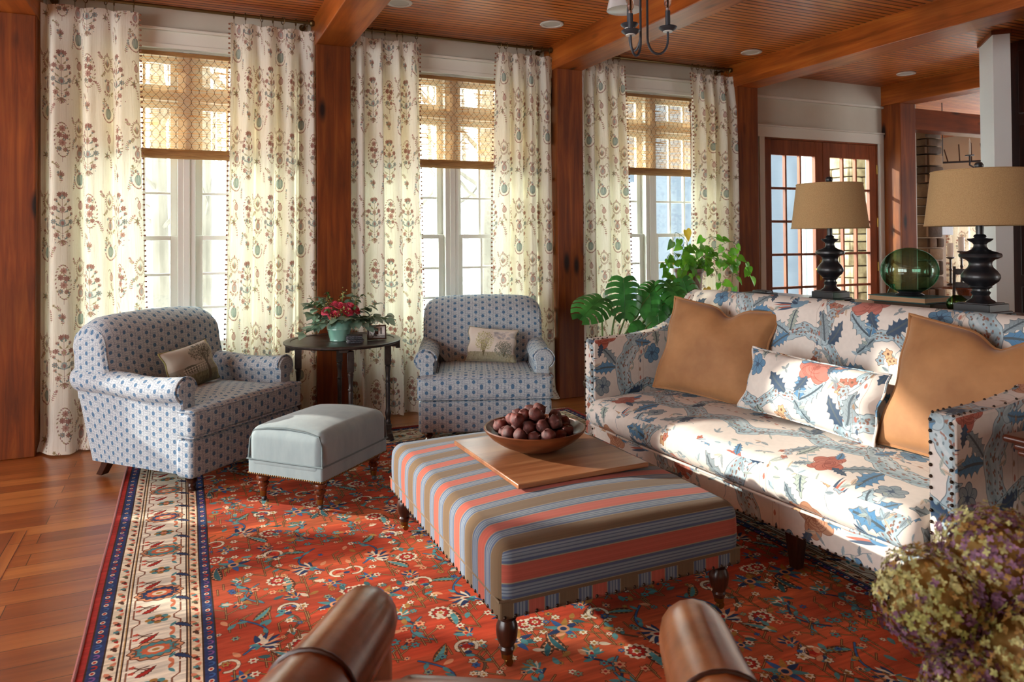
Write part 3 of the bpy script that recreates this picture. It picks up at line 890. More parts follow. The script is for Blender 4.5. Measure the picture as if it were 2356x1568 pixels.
def paint_cushion_tree(kind):
    w, h = 320, 220
    c = Cv(w, h, '#a9a294', wrap=False)
    R = random.Random(kind+3)
    if kind == 0:
        c.a[:90] = hx('#6d6a50'); c.a[60:110] = hx('#8d8a7c'); c.a[0:34] = hx('#57563f')
        for i in range(260):
            c.leaf(R.uniform(0, w), R.uniform(0, 80), R.uniform(8, 22), 2, pi/2+R.uniform(-.5, .5), R.choice(['#4c4b38', '#7d7a58', '#8f8a70']), .7)
        c.ell(112, 92, 46, 20, '#5c5a4c'); c.extr = None
        for x in range(70, 210, 16):
            c.line([(x, 74), (x, 100)], 4, '#d3ccba', .8)
        c.line([(60, 94), (240, 106)], 4, '#c9c2b0', .8); c.line([(60, 82), (240, 92)], 3, '#d8d2c2', .7)
        c.line([(236, 20), (232, 90), (222, 150)], 20, '#4a4336'); c.line([(232, 90), (270, 160)], 9, '#4a4336')
        for i in range(700):
            a = R.random()*6.3; r = R.random()**.6
            c.leaf(220+r*90*cos(a), 165+r*44*sin(a), R.uniform(5, 13), 2.4, R.random()*6, R.choice(['#4a4a3e', '#67675a', '#8a8a7c', '#35362c']), .75)
        c.a[:, 296:] = c.a[:, 296:]*.4+hx('#a8a05a')*.6
    else:
        c.a[:] = hx('#cfc8bc'); c.a[:56] = hx('#9a957f')
        for (x, y, rx, ry, cols) in ((105, 128, 62, 66, ['#9a9a58', '#b8b486', '#7e7d4c', '#c7c39a']), (240, 82, 62, 52, ['#5d6458', '#7d857a', '#a2a89c', '#454c44'])):
            for k in range(11):
                a = pi/2+(k-5)*.2
                c.line([(x, 30), (x+rx*.5*cos(a), y), (x+rx*.95*cos(a), y+ry*.8*sin(a))], 2.4, '#5e543c', .8)
            for i in range(520):
                a = R.random()*6.3; r = R.random()**.55
                c.leaf(x+r*rx*cos(a), y+r*ry*sin(a), R.uniform(4, 11), 2, R.random()*6, R.choice(cols), .7)
        for i in range(40):
            c.ell(R.uniform(170, 320), R.uniform(150, 200), R.uniform(8, 22), R.uniform(5, 9), R.choice(['#a9a9ac', '#dcd8d0', '#8d8f94']), 0, .5)
        for i in range(160):
            c.leaf(R.uniform(0, w), R.uniform(0, 50), R.uniform(8, 18), 1.8, pi/2+R.uniform(-.8, .8), R.choice(['#6b6a4c', '#8a8a66', '#b4af92']), .7)
    return c.a

def paint_snapshot():
    c = Cv(180, 120, '#d9d9d6', wrap=False)
    c.a[:, :60] = hx('#b9b9b7'); c.a[:30] = hx('#8f8f8e'); c.a[40:110, 128:150] = hx('#777776'); c.a[50:100, 152:176] = hx('#eeeeec')
    c.a[64:110, 20:52] = hx('#e9e9e6')
    c.ell(82, 40, 26, 20, '#3a3a3a'); c.ell(78, 62, 13, 24, '#2d2d2d'); c.ell(80, 90, 8, 10, '#6e6e6c'); c.ell(79, 96, 9, 6, '#1e1e1e')
    c.ell(106, 46, 24, 18, '#cfcfcc'); c.ell(103, 64, 11, 22, '#dededb'); c.ell(99, 88, 8, 10, '#8a8a88'); c.ell(102, 94, 9, 7, '#262626')
    c.line([(60, 30), (44, 12)], 9, '#4a4a4a'); c.line([(112, 30), (136, 14)], 9, '#a9a9a6'); c.line([(40, 20), (20, 60)], 6, '#565655')
    return c.a

IM_CURT = img_tex('curtain print', paint_curtain())
IM_DOTS = img_tex('dot print', paint_dots())
IM_CHINTZ = img_tex('chintz print', paint_chintz())
IM_STRIPE = img_tex('blanket stripe', paint_stripe())
IM_RUG = img_tex('rug pattern', paint_rug())

# ------------------------------------------------------------------ materials
M = {}
M['post'] = wood('pine post', '#471e07', '#7a390e', '#96531b', 'z', .55, coat=.0)
M['beam'] = wood('pine beam', '#71330f', '#a2521d', '#bd6e2c', 'y', .36, coat=.18)
M['beamx'] = wood('pine beam cross', '#4d200d', '#763714', '#8f4820', 'x', .35)
M['door'] = wood('stained door', '#6a2c12', '#84401c', '#96502a', 'z', .38, knots=False, scale=1.5)
M['white'] = mat('white trim paint', '#d4d2c6', .45)
M['sashw'] = mat('white sash paint', '#dcdcd6', .4)
M['wall'] = mottled('wall paint', '#c2beaf', '#c7c3b4', 3, .8)
M['column'] = mat('white column paint', '#d4d4d2', .7)
M['cabinet'] = wood('dark cabinet', '#1c0a05', '#3a1509', '#54200f', 'z', .35, knots=False)
M['glass'] = pane_glass('window pane')
M['darkwood'] = wood('dark turned wood', '#1d0d07', '#3a1b0f', '#532a17', 'z', .32, coat=.3, knots=False, scale=2)
M['castorwood'] = wood('walnut leg', '#3a190b', '#693218', '#84482a', 'z', .25, coat=.5, knots=False, scale=3)
M['ebony'] = mottled('ebonised table', '#1d1613', '#3a2f2a', 30, .38, (1, 1, 1))
M['brass'] = mat('aged brass', '#8a6a34', .32, 1.0)
M['rod'] = mat('bronze rod', '#6a5738', .4, .9)
M['iron'] = mat('dark iron', '#3a3c42', .5, .4)
M['nail'] = mat('dark nailhead', '#3a2c22', .35, .8)
M['black'] = mat('black lamp paint', '#15161a', .42, coat=.2)
M['curtain'] = fabric('printed linen curtain', IM_CURT, 1/.63, 1/.95, translucent=.36, sheen=.0, weave=700)
M['dots'] = fabric('blue dotted upholstery', IM_DOTS, 1/.105, 1/.057, sheen=.06, weave=900, bump=.15)
M['dotpipe'] = fabric('dotted piping', IM_DOTS, 1/.105, 1/.057, sheen=.05)
M['chintz'] = fabric('floral linen upholstery', IM_CHINTZ, 1/1.35, 1/1.35, sheen=.05, weave=700, bump=.12)
M['chintz2'] = fabric('floral linen cushion', IM_CHINTZ, 1/1.35, 1/1.35, sheen=.05, weave=700, bump=.12, off=(.27, .33), wrinkle=.25)
M['stripe'] = fabric('striped wool', IM_STRIPE, 1, 1/.235, rough=.95, sheen=.08, weave=600, bump=.25)
M['velvet'] = mottled('grey blue velvet', '#74868a', '#829396', 14, .75, (1, 1, .35), sheen=.25, lo=.3, hi=.7)
M['pipe'] = mat('grey blue piping', '#5f6f72', .8)
M['tanvelvet'] = mottled('tan velvet', '#8f6137', '#a57547', 5, .72, sheen=.22, bump=.15)
M['tanpipe'] = mat('tan velvet edge', '#7c4c20', .8)
M['leather'] = mottled('brown leather', '#713f20', '#a0653a', 5, .26, (1, 1, 1), coat=.15, detail=5, coat_rough=.3)
M['leatherpipe'] = mat('dark leather piping', '#3a1d10', .4)
M['burlap'] = mottled('burlap shade', '#9a7c54', '#ab8c62', 260, .95, detail=2)
M['bamboo'] = None
M['greenglass'] = None
def bamboo():
    m = bpy.data.materials.new('woven bamboo'); m.use_nodes = True
    N, L = m.node_tree.nodes, m.node_tree.links
    b = N['Principled BSDF']; b.inputs['Roughness'].default_value = .6
    tc = N.new('ShaderNodeTexCoord'); mp = N.new('ShaderNodeMapping'); mp.inputs['Scale'].default_value = (6, 6, 240)
    nz = N.new('ShaderNodeTexNoise'); nz.inputs['Scale'].default_value = 1.0; nz.inputs['Detail'].default_value = 2
    cr = N.new('ShaderNodeValToRGB'); e = cr.color_ramp.elements
    e[0].position = .3; e[0].color = srgb('#b98758'); e[1].position = .7; e[1].color = srgb('#eac596')
    L.new(tc.outputs['Object'], mp.inputs['Vector']); L.new(mp.outputs['Vector'], nz.inputs['Vector']); L.new(nz.outputs['Fac'], cr.inputs['Fac'])
    # ogee threads: x = a*sin pattern lines on the uv (metres)
    uv = N.new('ShaderNodeUVMap'); uv.uv_map = 'UVMap'
    sp = N.new('ShaderNodeSeparateXYZ'); L.new(uv.outputs['UV'], sp.inputs[0])
    def math_(op, a, b_=None):
        n = N.new('ShaderNodeMath'); n.operation = op
        for k, q in enumerate((a, b_)):
            if q is None: continue
            if isinstance(q, (int, float)): n.inputs[k].default_value = q
            else: L.new(q, n.inputs[k])
        return n.outputs[0]
    sv = math_('SINE', math_('MULTIPLY', sp.outputs['Y'], 2*pi/.16))
    amp = math_('MULTIPLY', sv, .026)
    def lines(sign):
        xx = math_('ADD', sp.outputs['X'], amp) if sign > 0 else math_('SUBTRACT', sp.outputs['X'], amp)
        q = math_('ABSOLUTE', math_('SUBTRACT', math_('FRACT', math_('MULTIPLY', xx, 1/.052)), .5))
        return math_('LESS_THAN', q, .030)
    ln = math_('MAXIMUM', lines(1), lines(-1))
    mx = N.new('ShaderNodeMix'); mx.data_type = 'RGBA'
    L.new(ln, mx.inputs[0]); L.new(cr.outputs['Color'], mx.inputs[6]); mx.inputs[7].default_value = srgb('#4a2c16')
    L.new(mx.outputs[2], b.inputs['Base Color'])
    tl = N.new('ShaderNodeBsdfTranslucent'); L.new(mx.outputs[2], tl.inputs['Color'])
    m1 = N.new('ShaderNodeMixShader'); m1.inputs[0].default_value = .58
    L.new(b.outputs[0], m1.inputs[1]); L.new(tl.outputs[0], m1.inputs[2])
    tp = N.new('ShaderNodeBsdfTransparent'); tp.inputs['Color'].default_value = srgb('#fffaf2')
    gap = math_('MULTIPLY', math_('GREATER_THAN', nz.outputs['Fac'], .47), math_('SUBTRACT', 1.0, ln))
    gap = math_('MULTIPLY', gap, .70)
    m2 = N.new('ShaderNodeMixShader'); L.new(gap, m2.inputs[0]); L.new(m1.outputs[0], m2.inputs[1]); L.new(tp.outputs[0], m2.inputs[2])
    L.new(m2.outputs[0], N['Material Output'].inputs['Surface'])
    return m
M['bamboo'] = bamboo()
M['bamboo_solid'] = mottled('bamboo rail', '#7a5228', '#a67c46', 3, .6, (4, 4, 160))
def glassmat(name, col, rough=0.0):
    m = bpy.data.materials.new(name); m.use_nodes = True
    N, L = m.node_tree.nodes, m.node_tree.links
    b = N['Principled BSDF']
    b.inputs['Base Color'].default_value = srgb(col); b.inputs['Roughness'].default_value = rough
    b.inputs['Transmission Weight'].default_value = 1.0; b.inputs['IOR'].default_value = 1.3
    return m
def blown(name, col, edge):
    m = bpy.data.materials.new(name); m.use_nodes = True
    N, L = m.node_tree.nodes, m.node_tree.links
    N.remove(N['Principled BSDF'])
    lw = N.new('ShaderNodeLayerWeight'); lw.inputs['Blend'].default_value = .35
    mc = N.new('ShaderNodeMix'); mc.data_type = 'RGBA'; mc.inputs[6].default_value = srgb(col); mc.inputs[7].default_value = srgb(edge)
    L.new(lw.outputs['Facing'], mc.inputs[0])
    t = N.new('ShaderNodeBsdfTransparent'); L.new(mc.outputs[2], t.inputs['Color'])
    g = N.new('ShaderNodeBsdfGlossy'); g.inputs['Roughness'].default_value = .03; g.inputs['Color'].default_value = srgb('#dff0e6')
    pw = N.new('ShaderNodeMath'); pw.operation = 'POWER'; pw.inputs[1].default_value = 3.5; L.new(lw.outputs['Facing'], pw.inputs[0])
    ma = N.new('ShaderNodeMath'); ma.operation = 'MULTIPLY_ADD'; ma.inputs[1].default_value = .45; ma.inputs[2].default_value = .06; L.new(pw.outputs[0], ma.inputs[0])
    mx = N.new('ShaderNodeMixShader'); L.new(ma.outputs[0], mx.inputs[0]); L.new(t.outputs[0], mx.inputs[1]); L.new(g.outputs[0], mx.inputs[2])
    L.new(mx.outputs[0], N['Material Output'].inputs['Surface'])
    return m
M['greenglass'] = blown('green blown glass', '#c9ecdb', '#57ad8b')
M['paleglass'] = blown('pale green glass', '#d3e6c4', '#86b070')
M['frost'] = glassmat('frosted glass', '#e8e6e2', .35)
M['bulb'] = glassmat('bulb glass', '#f4ece2', .2)
M['filament'] = mat('bulb filament', '#d8905a', .5)
M['chrome'] = mat('chrome collar', '#b9b9b9', .2, 1.0)

# floor boards
def planks(name, axis):
    m = mat(name, '#7a3a1a', .28, coat=.25)
    N, L = m.node_tree.nodes, m.node_tree.links
    b = N['Principled BSDF']; b.inputs['Coat Roughness'].default_value = .18
    tc = N.new('ShaderNodeTexCoord'); mp = N.new('ShaderNodeMapping')
    if axis == 'y': mp.inputs['Rotation'].default_value = (0, 0, pi/2)
    L.new(tc.outputs['Object'], mp.inputs['Vector'])
    br = N.new('ShaderNodeTexBrick'); br.offset = .37; br.offset_frequency = 2
    br.inputs['Color1'].default_value = (0, 0, 0, 1); br.inputs['Color2'].default_value = (1, 1, 1, 1); br.inputs['Mortar'].default_value = (.5, .5, .5, 1)
    br.inputs['Scale'].default_value = 1.0; br.inputs['Mortar Size'].default_value = .0016; br.inputs['Brick Width'].default_value = 1.7; br.inputs['Row Height'].default_value = .125
    L.new(mp.outputs['Vector'], br.inputs['Vector'])
    m2 = N.new('ShaderNodeMapping'); m2.inputs['Scale'].default_value = (.7, 12, 1)
    L.new(mp.outputs['Vector'], m2.inputs['Vector'])
    nz = N.new('ShaderNodeTexNoise'); nz.inputs['Scale'].default_value = 1.5; nz.inputs['Detail'].default_value = 7; nz.inputs['Roughness'].default_value = .65
    L.new(m2.outputs['Vector'], nz.inputs['Vector'])
    ad = N.new('ShaderNodeMath'); ad.operation = 'MULTIPLY_ADD'; ad.inputs[1].default_value = .35; 
    L.new(br.outputs['Color'], ad.inputs[0]); 
    sc = N.new('ShaderNodeMath'); sc.operation = 'MULTIPLY'; sc.inputs[1].default_value = .75; L.new(nz.outputs['Fac'], sc.inputs[0]); L.new(sc.outputs[0], ad.inputs[2])
    cr = N.new('ShaderNodeValToRGB'); e = cr.color_ramp.elements
    e[0].position = .22; e[0].color = srgb('#5c2b11'); e[1].position = .80; e[1].color = srgb('#b06e36'); k = e.new(.5); k.color = srgb('#8a4a20')
    L.new(ad.outputs[0], cr.inputs['Fac'])
    mx = N.new('ShaderNodeMix'); mx.data_type = 'RGBA'
    L.new(br.outputs['Fac'], mx.inputs[0]); L.new(cr.outputs['Color'], mx.inputs[6]); mx.inputs[7].default_value = srgb('#1a0a05')
    L.new(mx.outputs[2], b.inputs['Base Color'])
    bp = N.new('ShaderNodeBump'); bp.inputs['Strength'].default_value = .25; bp.inputs['Distance'].default_value = .003; bp.invert = True
    L.new(br.outputs['Fac'], bp.inputs['Height']); L.new(bp.outputs['Normal'], b.inputs['Normal'])
    return m
M['floor'] = planks('pine floor boards', 'x')
M['floor_y'] = planks('pine border boards', 'y')
def beadboard():
    m = mat('beadboard ceiling', '#8a3c14', .34, coat=.12)
    N, L = m.node_tree.nodes, m.node_tree.links
    b = N['Principled BSDF']; b.inputs['Coat Roughness'].default_value = .15
    tc = N.new('ShaderNodeTexCoord'); sp = N.new('ShaderNodeSeparateXYZ'); L.new(tc.outputs['Object'], sp.inputs[0])
    mu = N.new('ShaderNodeMath'); mu.operation = 'MULTIPLY'; mu.inputs[1].default_value = 1/.057; L.new(sp.outputs['Y'], mu.inputs[0])
    fr = N.new('ShaderNodeMath'); fr.operation = 'FRACT'; L.new(mu.outputs[0], fr.inputs[0])
    fl = N.new('ShaderNodeMath'); fl.operation = 'FLOOR'; L.new(mu.outputs[0], fl.inputs[0])
    wn = N.new('ShaderNodeTexWhiteNoise'); wn.noise_dimensions = '1D'; L.new(fl.outputs[0], wn.inputs['W'])
    mp = N.new('ShaderNodeMapping'); mp.inputs['Scale'].default_value = (1.0, 18, 1); L.new(tc.outputs['Object'], mp.inputs['Vector'])
    nz = N.new('ShaderNodeTexNoise'); nz.inputs['Scale'].default_value = 1.4; nz.inputs['Detail'].default_value = 5; L.new(mp.outputs['Vector'], nz.inputs['Vector'])
    av = N.new('ShaderNodeMix'); av.inputs[0].default_value = .3; L.new(nz.outputs['Fac'], av.inputs[2]); L.new(wn.outputs['Value'], av.inputs[3])
    cr = N.new('ShaderNodeValToRGB'); e = cr.color_ramp.elements
    e[0].position = .25; e[0].color = srgb('#a54e1a'); e[1].position = .75; e[1].color = srgb('#d8823a')
    L.new(av.outputs[0], cr.inputs['Fac'])
    gr = N.new('ShaderNodeValToRGB'); g = gr.color_ramp.elements
    g[0].position = 0; g[0].color = (0, 0, 0, 1); g[1].position = .30; g[1].color = (1, 1, 1, 1)
    q = g.new(.20); q.color = (.06, .06, .06, 1)
    L.new(fr.outputs[0], gr.inputs['Fac'])
    mx = N.new('ShaderNodeMix'); mx.data_type = 'RGBA'; L.new(gr.outputs['Color'], mx.inputs[0]); mx.inputs[6].default_value = srgb('#230a03'); L.new(cr.outputs['Color'], mx.inputs[7])
    L.new(mx.outputs[2], b.inputs['Base Color'])
    bp = N.new('ShaderNodeBump'); bp.inputs['Strength'].default_value = .6; bp.inputs['Distance'].default_value = .006
    L.new(gr.outputs['Color'], bp.inputs['Height']); L.new(bp.outputs['Normal'], b.inputs['Normal'])
    return m
M['ceiling'] = beadboard()
def stone():
    m = mat('field stone', '#7a6247', .85)
    N, L = m.node_tree.nodes, m.node_tree.links
    b = N['Principled BSDF']
    tc = N.new('ShaderNodeTexCoord'); nz = N.new('ShaderNodeTexNoise'); nz.inputs['Scale'].default_value = 9; nz.inputs['Detail'].default_value = 5
    L.new(tc.outputs['Object'], nz.inputs['Vector'])
    oi = N.new('ShaderNodeNewGeometry')
    cr = N.new('ShaderNodeValToRGB'); e = cr.color_ramp.elements
    e[0].position = .2; e[0].color = srgb('#4a3b2c'); e[1].position = .85; e[1].color = srgb('#9a7c58'); k = e.new(.5); k.color = srgb('#6e5640')
    mxv = N.new('ShaderNodeMix'); mxv.inputs[0].default_value = .6; L.new(nz.outputs['Fac'], mxv.inputs[2]); L.new(oi.outputs['Random Per Island'], mxv.inputs[3])
    L.new(mxv.outputs[0], cr.inputs['Fac']); L.new(cr.outputs['Color'], b.inputs['Base Color'])
    bp = N.new('ShaderNodeBump'); bp.inputs['Strength'].default_value = .5; bp.inputs['Distance'].default_value = .03
    L.new(nz.outputs['Fac'], bp.inputs['Height']); L.new(bp.outputs['Normal'], b.inputs['Normal'])
    return m
M['stone'] = stone()

# ================================================================== the setting
YP, YW = 5.60, 5.84           # face of the posts, face of the wall
CE = 3.10
XL, XR, YB = -4.6, 12.2, -3.6
BAYS = [(0.01, 1), (2.07, 2), (4.10, 3)]
struct(MB().box(XL-.2, YB-.2, -.08, XR, YW+.16, 0).box(7.75, YW+.16, -.08, XR, 9.5, 0).build('floor', M['floor'], sharp=30), 'reddish brown board floor with dark seams', 'floor')
struct(MB().box(XL, -1.0, 0, -.70, 4.20, .003).build('trim_1', M['floor_y']), 'wide floor border boards at the left running away from the windows', 'floor')
struct(MB().box(XL-.2, YB-.2, CE, XR, YW+.16, CE+.1).box(7.75, YW+.16, CE, XR, 9.5, CE+.1).build('ceiling', M['ceiling']), 'glossy orange brown beadboard ceiling', 'ceiling')

def wall_y(mb, x0, x1, z1, holes, y0, y1, z0=0.0):
    """wall in an X-Z plane with rectangular holes (hx0,hx1,hz0,hz1) sorted in x"""
    x = x0
    for a, b, c, d in sorted(holes):
        if a > x: mb.box(x, y0, z0, a, y1, z1)
        if c > z0: mb.box(a, y0, z0, b, y1, c)
        if d < z1: mb.box(a, y0, d, b, y1, z1)
        x = b
    if x < x1: mb.box(x, y0, z0, x1, y1, z1)
    return mb
W_HALF, W_Z0, W_Z1 = .71, .55, 2.78
holes = [(-4.35, -3.0, 1.50, 2.90), (-3.0, -1.95, .95, 2.90)] + [(c-W_HALF, c+W_HALF, W_Z0, W_Z1) for c, _ in BAYS] + [(5.50, 7.20, 0, 2.44)]  # leftmost pair: unseen openings, sills stepped to shape the sun patch on the rug
struct(wall_y(MB(), XL, 7.85, CE, holes, YW, YW+.16).build('wall_windows', M['wall']), 'pale wall behind the curtains and around the glass doors', 'wall')
mb = MB()                      # unseen left wall, its window openings sized to let in side light
for a, b, c, d in ((YB, -1.4, 0, CE), (-1.4, 3.6, 0, .45), (-1.4, 3.6, 2.82, CE), (3.6, YW+.16, 0, CE), (.2, .35, .45, 2.82), (1.9, 2.05, .45, 2.82)):
    mb.box(XL-.16, a, c, XL, b, d)
struct(mb.build('wall_left', M['wall']))
struct(wall_y(MB(), XL-.16, XR, CE, [(9.3, 11.7, .2, 2.8)], YB-.16, YB).build('wall_rear', M['wall']))  # opening added out of view, lets in fill light from behind
mb = MB()
mb.box(XR-.1, YB, 0, XR, 4.4, CE).box(XR-.1, 7.6, 0, XR, 9.4, CE).box(XR-.1, 4.4, 0, XR, 7.6, .6).box(XR-.1, 4.4, 2.65, XR, 7.6, CE)  # opening hidden by the column, added to brighten the dining room
struct(mb.build('wall_right', M['wall']))
mb = MB()
mb.box(7.75, 9.3, 0, XR, 9.4, CE); mb.box(7.75, YW, 0, 7.80, 9.4, CE)
struct(mb.build('wall_dining', M['wall']), 'pale wall of the dining room beyond the last post', 'wall')

# posts and ceiling beams
POSTS = [(-1.145, -.89, 'thick dark timber post at the left end of the window wall'), (.907, 1.165, 'reddish timber post behind the round table'),
         (2.957, 3.212, 'reddish timber post between the second and third windows'), (4.964, 5.222, 'dark timber post left of the glass doors'), (7.274, 7.52, 'timber post right of the glass doors')]
for a, b, lab in POSTS:
    struct(MB().box(a, YP, 0, b, YW+.01, 2.882).build('timber_post', M['post'], bevel=.006), lab, 'post')
BEAM_LAB = ['dark ceiling beam over the left end post', 'ceiling beam above the post behind the round table', 'ceiling beam behind the iron chandelier', 'ceiling beam meeting the post left of the glass doors', 'short ceiling beam on the post right of the glass doors']
for (a, b, _), lab in zip(POSTS, BEAM_LAB):
    mb = MB().box(a-.004, YB+.2, 2.88, b+.004, YW+.01, CE+.02)
    struct(mb.build('ceiling_beam', M['beam'], bevel=.006), lab, 'beam')
struct(MB().box(7.5, 5.62, 2.60, 10.6, 5.82, 2.84).build('ceiling_beam', M['beamx'], bevel=.006), 'dark crossing beam over the opening to the dining room', 'beam')

# baseboards
for k, (a, b) in enumerate(((-.89, .907), (1.165, 2.957), (3.212, 4.964))):
    struct(MB().box(a, YW-.02, 0, b, YW, .16).build('baseboard_windows' if k == 0 else 'baseboard_windows', M['white'], bevel=.003))
struct(MB().box(5.222, YW-.02, 0, 5.44, YW, .16).build('baseboard_doors', M['white']))

# headers above each window and door casing
for k, (c, n) in enumerate(BAYS):
    a, b = POSTS[n-1][1], POSTS[n][0]
    mb = MB().box(a+.005, YW-.03, 2.82, b-.005, YW, 2.918).box(a+.005, YW-.055, 2.918, b-.005, YW, 2.938).box(a+.005, YW-.045, 2.79, b-.005, YW, 2.822)
    struct(mb.build('trim_%d' % (n+1), M['white'], bevel=.003), ['white header trim over the left window', 'white header trim over the middle window', 'white header trim over the right window'][k], 'trim')
mb = MB().box(5.225, YW-.03, 2.44, 7.272, YW, 2.55).box(5.225, YW-.045, 2.55, 7.272, YW, 2.566).box(5.225, YW-.035, 2.845, 7.272, YW, 2.87)
mb.box(5.435, YW-.03, 0, 5.505, YW, 2.44).box(7.20, YW-.03, 0, 7.272, YW, 2.44)
struct(mb.build('trim_5', M['white'], bevel=.003), 'white casing around the glass doors', 'trim')

def sash(parent, x0, x1, z0, z1, y, rows, cols=3, st=.05, top=.05, bot=.06):
    mb = MB()
    mb.box(x0, y-.02, z0, x0+st, y+.02, z1).box(x1-st, y-.02, z0, x1, y+.02, z1).box(x0+st, y-.02, z0, x1-st, y+.02, z0+bot).box(x0+st, y-.02, z1-top, x1-st, y+.02, z1)
    gx0, gx1, gz0, gz1 = x0+st, x1-st, z0+bot, z1-top
    for i in range(1, cols):
        x = gx0+(gx1-gx0)*i/cols; mb.box(x-.010, y-.016, gz0, x+.010, y+.016, gz1)
    for j in range(1, rows):
        z = gz0+(gz1-gz0)*j/rows; mb.box(gx0, y-.015, z-.010, gx1, y+.015, z+.010)
    s = mb.build('sash', M['sashw'], parent, bevel=.004)
    MB().box(gx0-.005, y-.003, gz0-.005, gx1+.005, y+.003, gz1+.005).build('pane', M['glass'], s)
    return s
WLAB = ['left double window seen between the first pair of curtains', 'middle double window behind the right armchair', 'right double window behind the potted plants']
for k, (c, n) in enumerate(BAYS):
    w = thing('window_%d' % n, WLAB[k], 'window', (c, YW, 0), kind='structure')
    mb = MB()
    mb.box(-W_HALF, -.02, W_Z0-.03, W_HALF, .17, W_Z0+.03).box(-W_HALF-.03, -.05, W_Z0-.03, W_HALF+.03, .0, W_Z0-.005)
    mb.box(-W_HALF, 0, W_Z1-.03, W_HALF, .17, W_Z1).box(-W_HALF, 0, W_Z0, -W_HALF+.03, .17, W_Z1).box(W_HALF-.03, 0, W_Z0, W_HALF, .17, W_Z1)
    mb.box(-.06, .0, W_Z0, .06, .17, W_Z1).box(-.022, -.014, W_Z0, .022, .01, W_Z1).box(-W_HALF, .01, 2.42, W_HALF, .17, 2.50)
    mb.build('frame', M['sashw'], w, bevel=.004)
    for sx in (-1, 1):
        a, b = (-W_HALF+.03, -.06) if sx < 0 else (.06, W_HALF-.03)
        sash(w, a, b, W_Z0+.03, 1.435, .06, 3, bot=.07, top=.035)
        sash(w, a, b, 1.40, 2.42, .10, 3, bot=.035)
        sash(w, a, b, 2.50, W_Z1-.03, .10, 1, bot=.045, top=.045)

# glass doors
DLAB = ['left leaf of the brown glazed doors', 'right leaf of the brown glazed doors with brass hinges']
for k, (a, b) in enumerate(((5.515, 6.355), (6.36, 7.185))):
    d = thing('door_%d' % (k+1), DLAB[k], 'door', (a, YW+.03, 0), kind='structure')
    wd = b-a
    mb = MB()
    st = .108
    mb.box(0, -.025, .01, st, .025, 2.425).box(wd-st, -.025, .01, wd, .025, 2.425).box(st, -.025, .01, wd-st, .025, .50).box(st, -.025, 2.262, wd-st, .025, 2.425)
    fr = mb.build('door_frame', M['door'], d, bevel=.004)
    gx0, gx1, gz0, gz1 = st, wd-st, .50, 2.262
    mb = MB()
    for i in (1, 2):
        x = gx0+(gx1-gx0)*i/3; mb.box(x-.011, -.02, gz0, x+.011, .02, gz1)
    for j in range(1, 5):
        z = gz0+(gz1-gz0)*j/5; mb.box(gx0, -.019, z-.013, gx1, .019, z+.013)
    mb.build('glazing_bars', M['door'], d, bevel=.003)
    MB().box(gx0-.004, -.003, gz0-.004, gx1+.004, .003, gz1+.004).build('pane', M['glass'], d)
    if k == 1:
        for z in (.35, 1.05, 1.55, 2.15):
            MB().tube([(wd+.006, -.03, z-.05), (wd+.006, -.03, z+.05)], .009, 8).build('hinge', M['brass'], d)
        hb = MB().box(.03, -.034, .92, .07, -.024, 1.14).tube([(.05, -.03, 1.04), (.05, -.07, 1.04), (.16, -.072, 1.045)], .009, 8)
        part_label(hb.build('lever_handle', M['brass'], d), 'brass lever handle')
    else:
        hb = MB().box(wd-.07, -.034, .92, wd-.03, -.024, 1.14).tube([(wd-.05, -.03, 1.04), (wd-.05, -.07, 1.04), (wd-.16, -.072, 1.045)], .009, 8)
        part_label(hb.build('lever_handle', M['brass'], d), 'brass lever handle')
struct(MB().box(5.50, YW-.005, 0, 5.516, YW+.12, 2.44).box(7.184, YW-.005, 0, 7.20, YW+.12, 2.44).box(5.5, YW-.005, 2.426, 7.2, YW+.12, 2.44).box(5.5, YW-.005, 0, 7.2, YW+.12, .012).build('trim_6', M['door']), 'brown door frame of the glazed doors', 'trim')

# angled white column and dark built-in at the right
def place(mb_rect, cx, cy, ang, z0, z1):
    pass
Mx = Matrix.Translation((6.14, 3.86, 0)) @ Matrix.Rotation(radians(45), 4, 'Z')
mb = MB().box(0, -.125, 0, .46, 0, CE, Mx)
struct(mb.build('trim_7', M['column'], bevel=.002), 'white angled column behind the right lamp', 'column')
mb = MB()
for a in ((-.012, -.137, .472, -.125), (-.012, 0, .472, .012), (-.012, -.137, 0, .012)):
    mb.box(a[0], a[1], CE-.035, a[2], a[3], CE, Mx)
struct(mb.build('trim_8', M['beamx']), 'thin brown moulding round the top of the white column', 'trim')
bk = thing('built_in_cabinet', 'dark wood built-in cabinet right of the white column', 'cabinet', (7.05, 3.38, 0))
MB().box(-.42, -1.2, 0, .2, .68, CE-.012).build('body', M['cabinet'], bk, bevel=.004)
for z0, z1 in ((.12, .95), (1.05, 2.35), (2.45, 3.0)):
    for y0, y1 in ((.05, .56), (-.55, 0.0)):
        dd = MB().box(-.445, y0, z0, -.42, y1, z1).build('door', M['cabinet'], bk, bevel=.004)
        MB().box(-.450, y0+.06, z0+.06, -.44, y1-.06, z1-.06).build('panel', mat('dark panel', '#160a06', .4), dd)
        MB().sphere((-.462, y0+.04, (z0+z1)/2), .014, 10, 8).build('knob', M['brass'], dd)
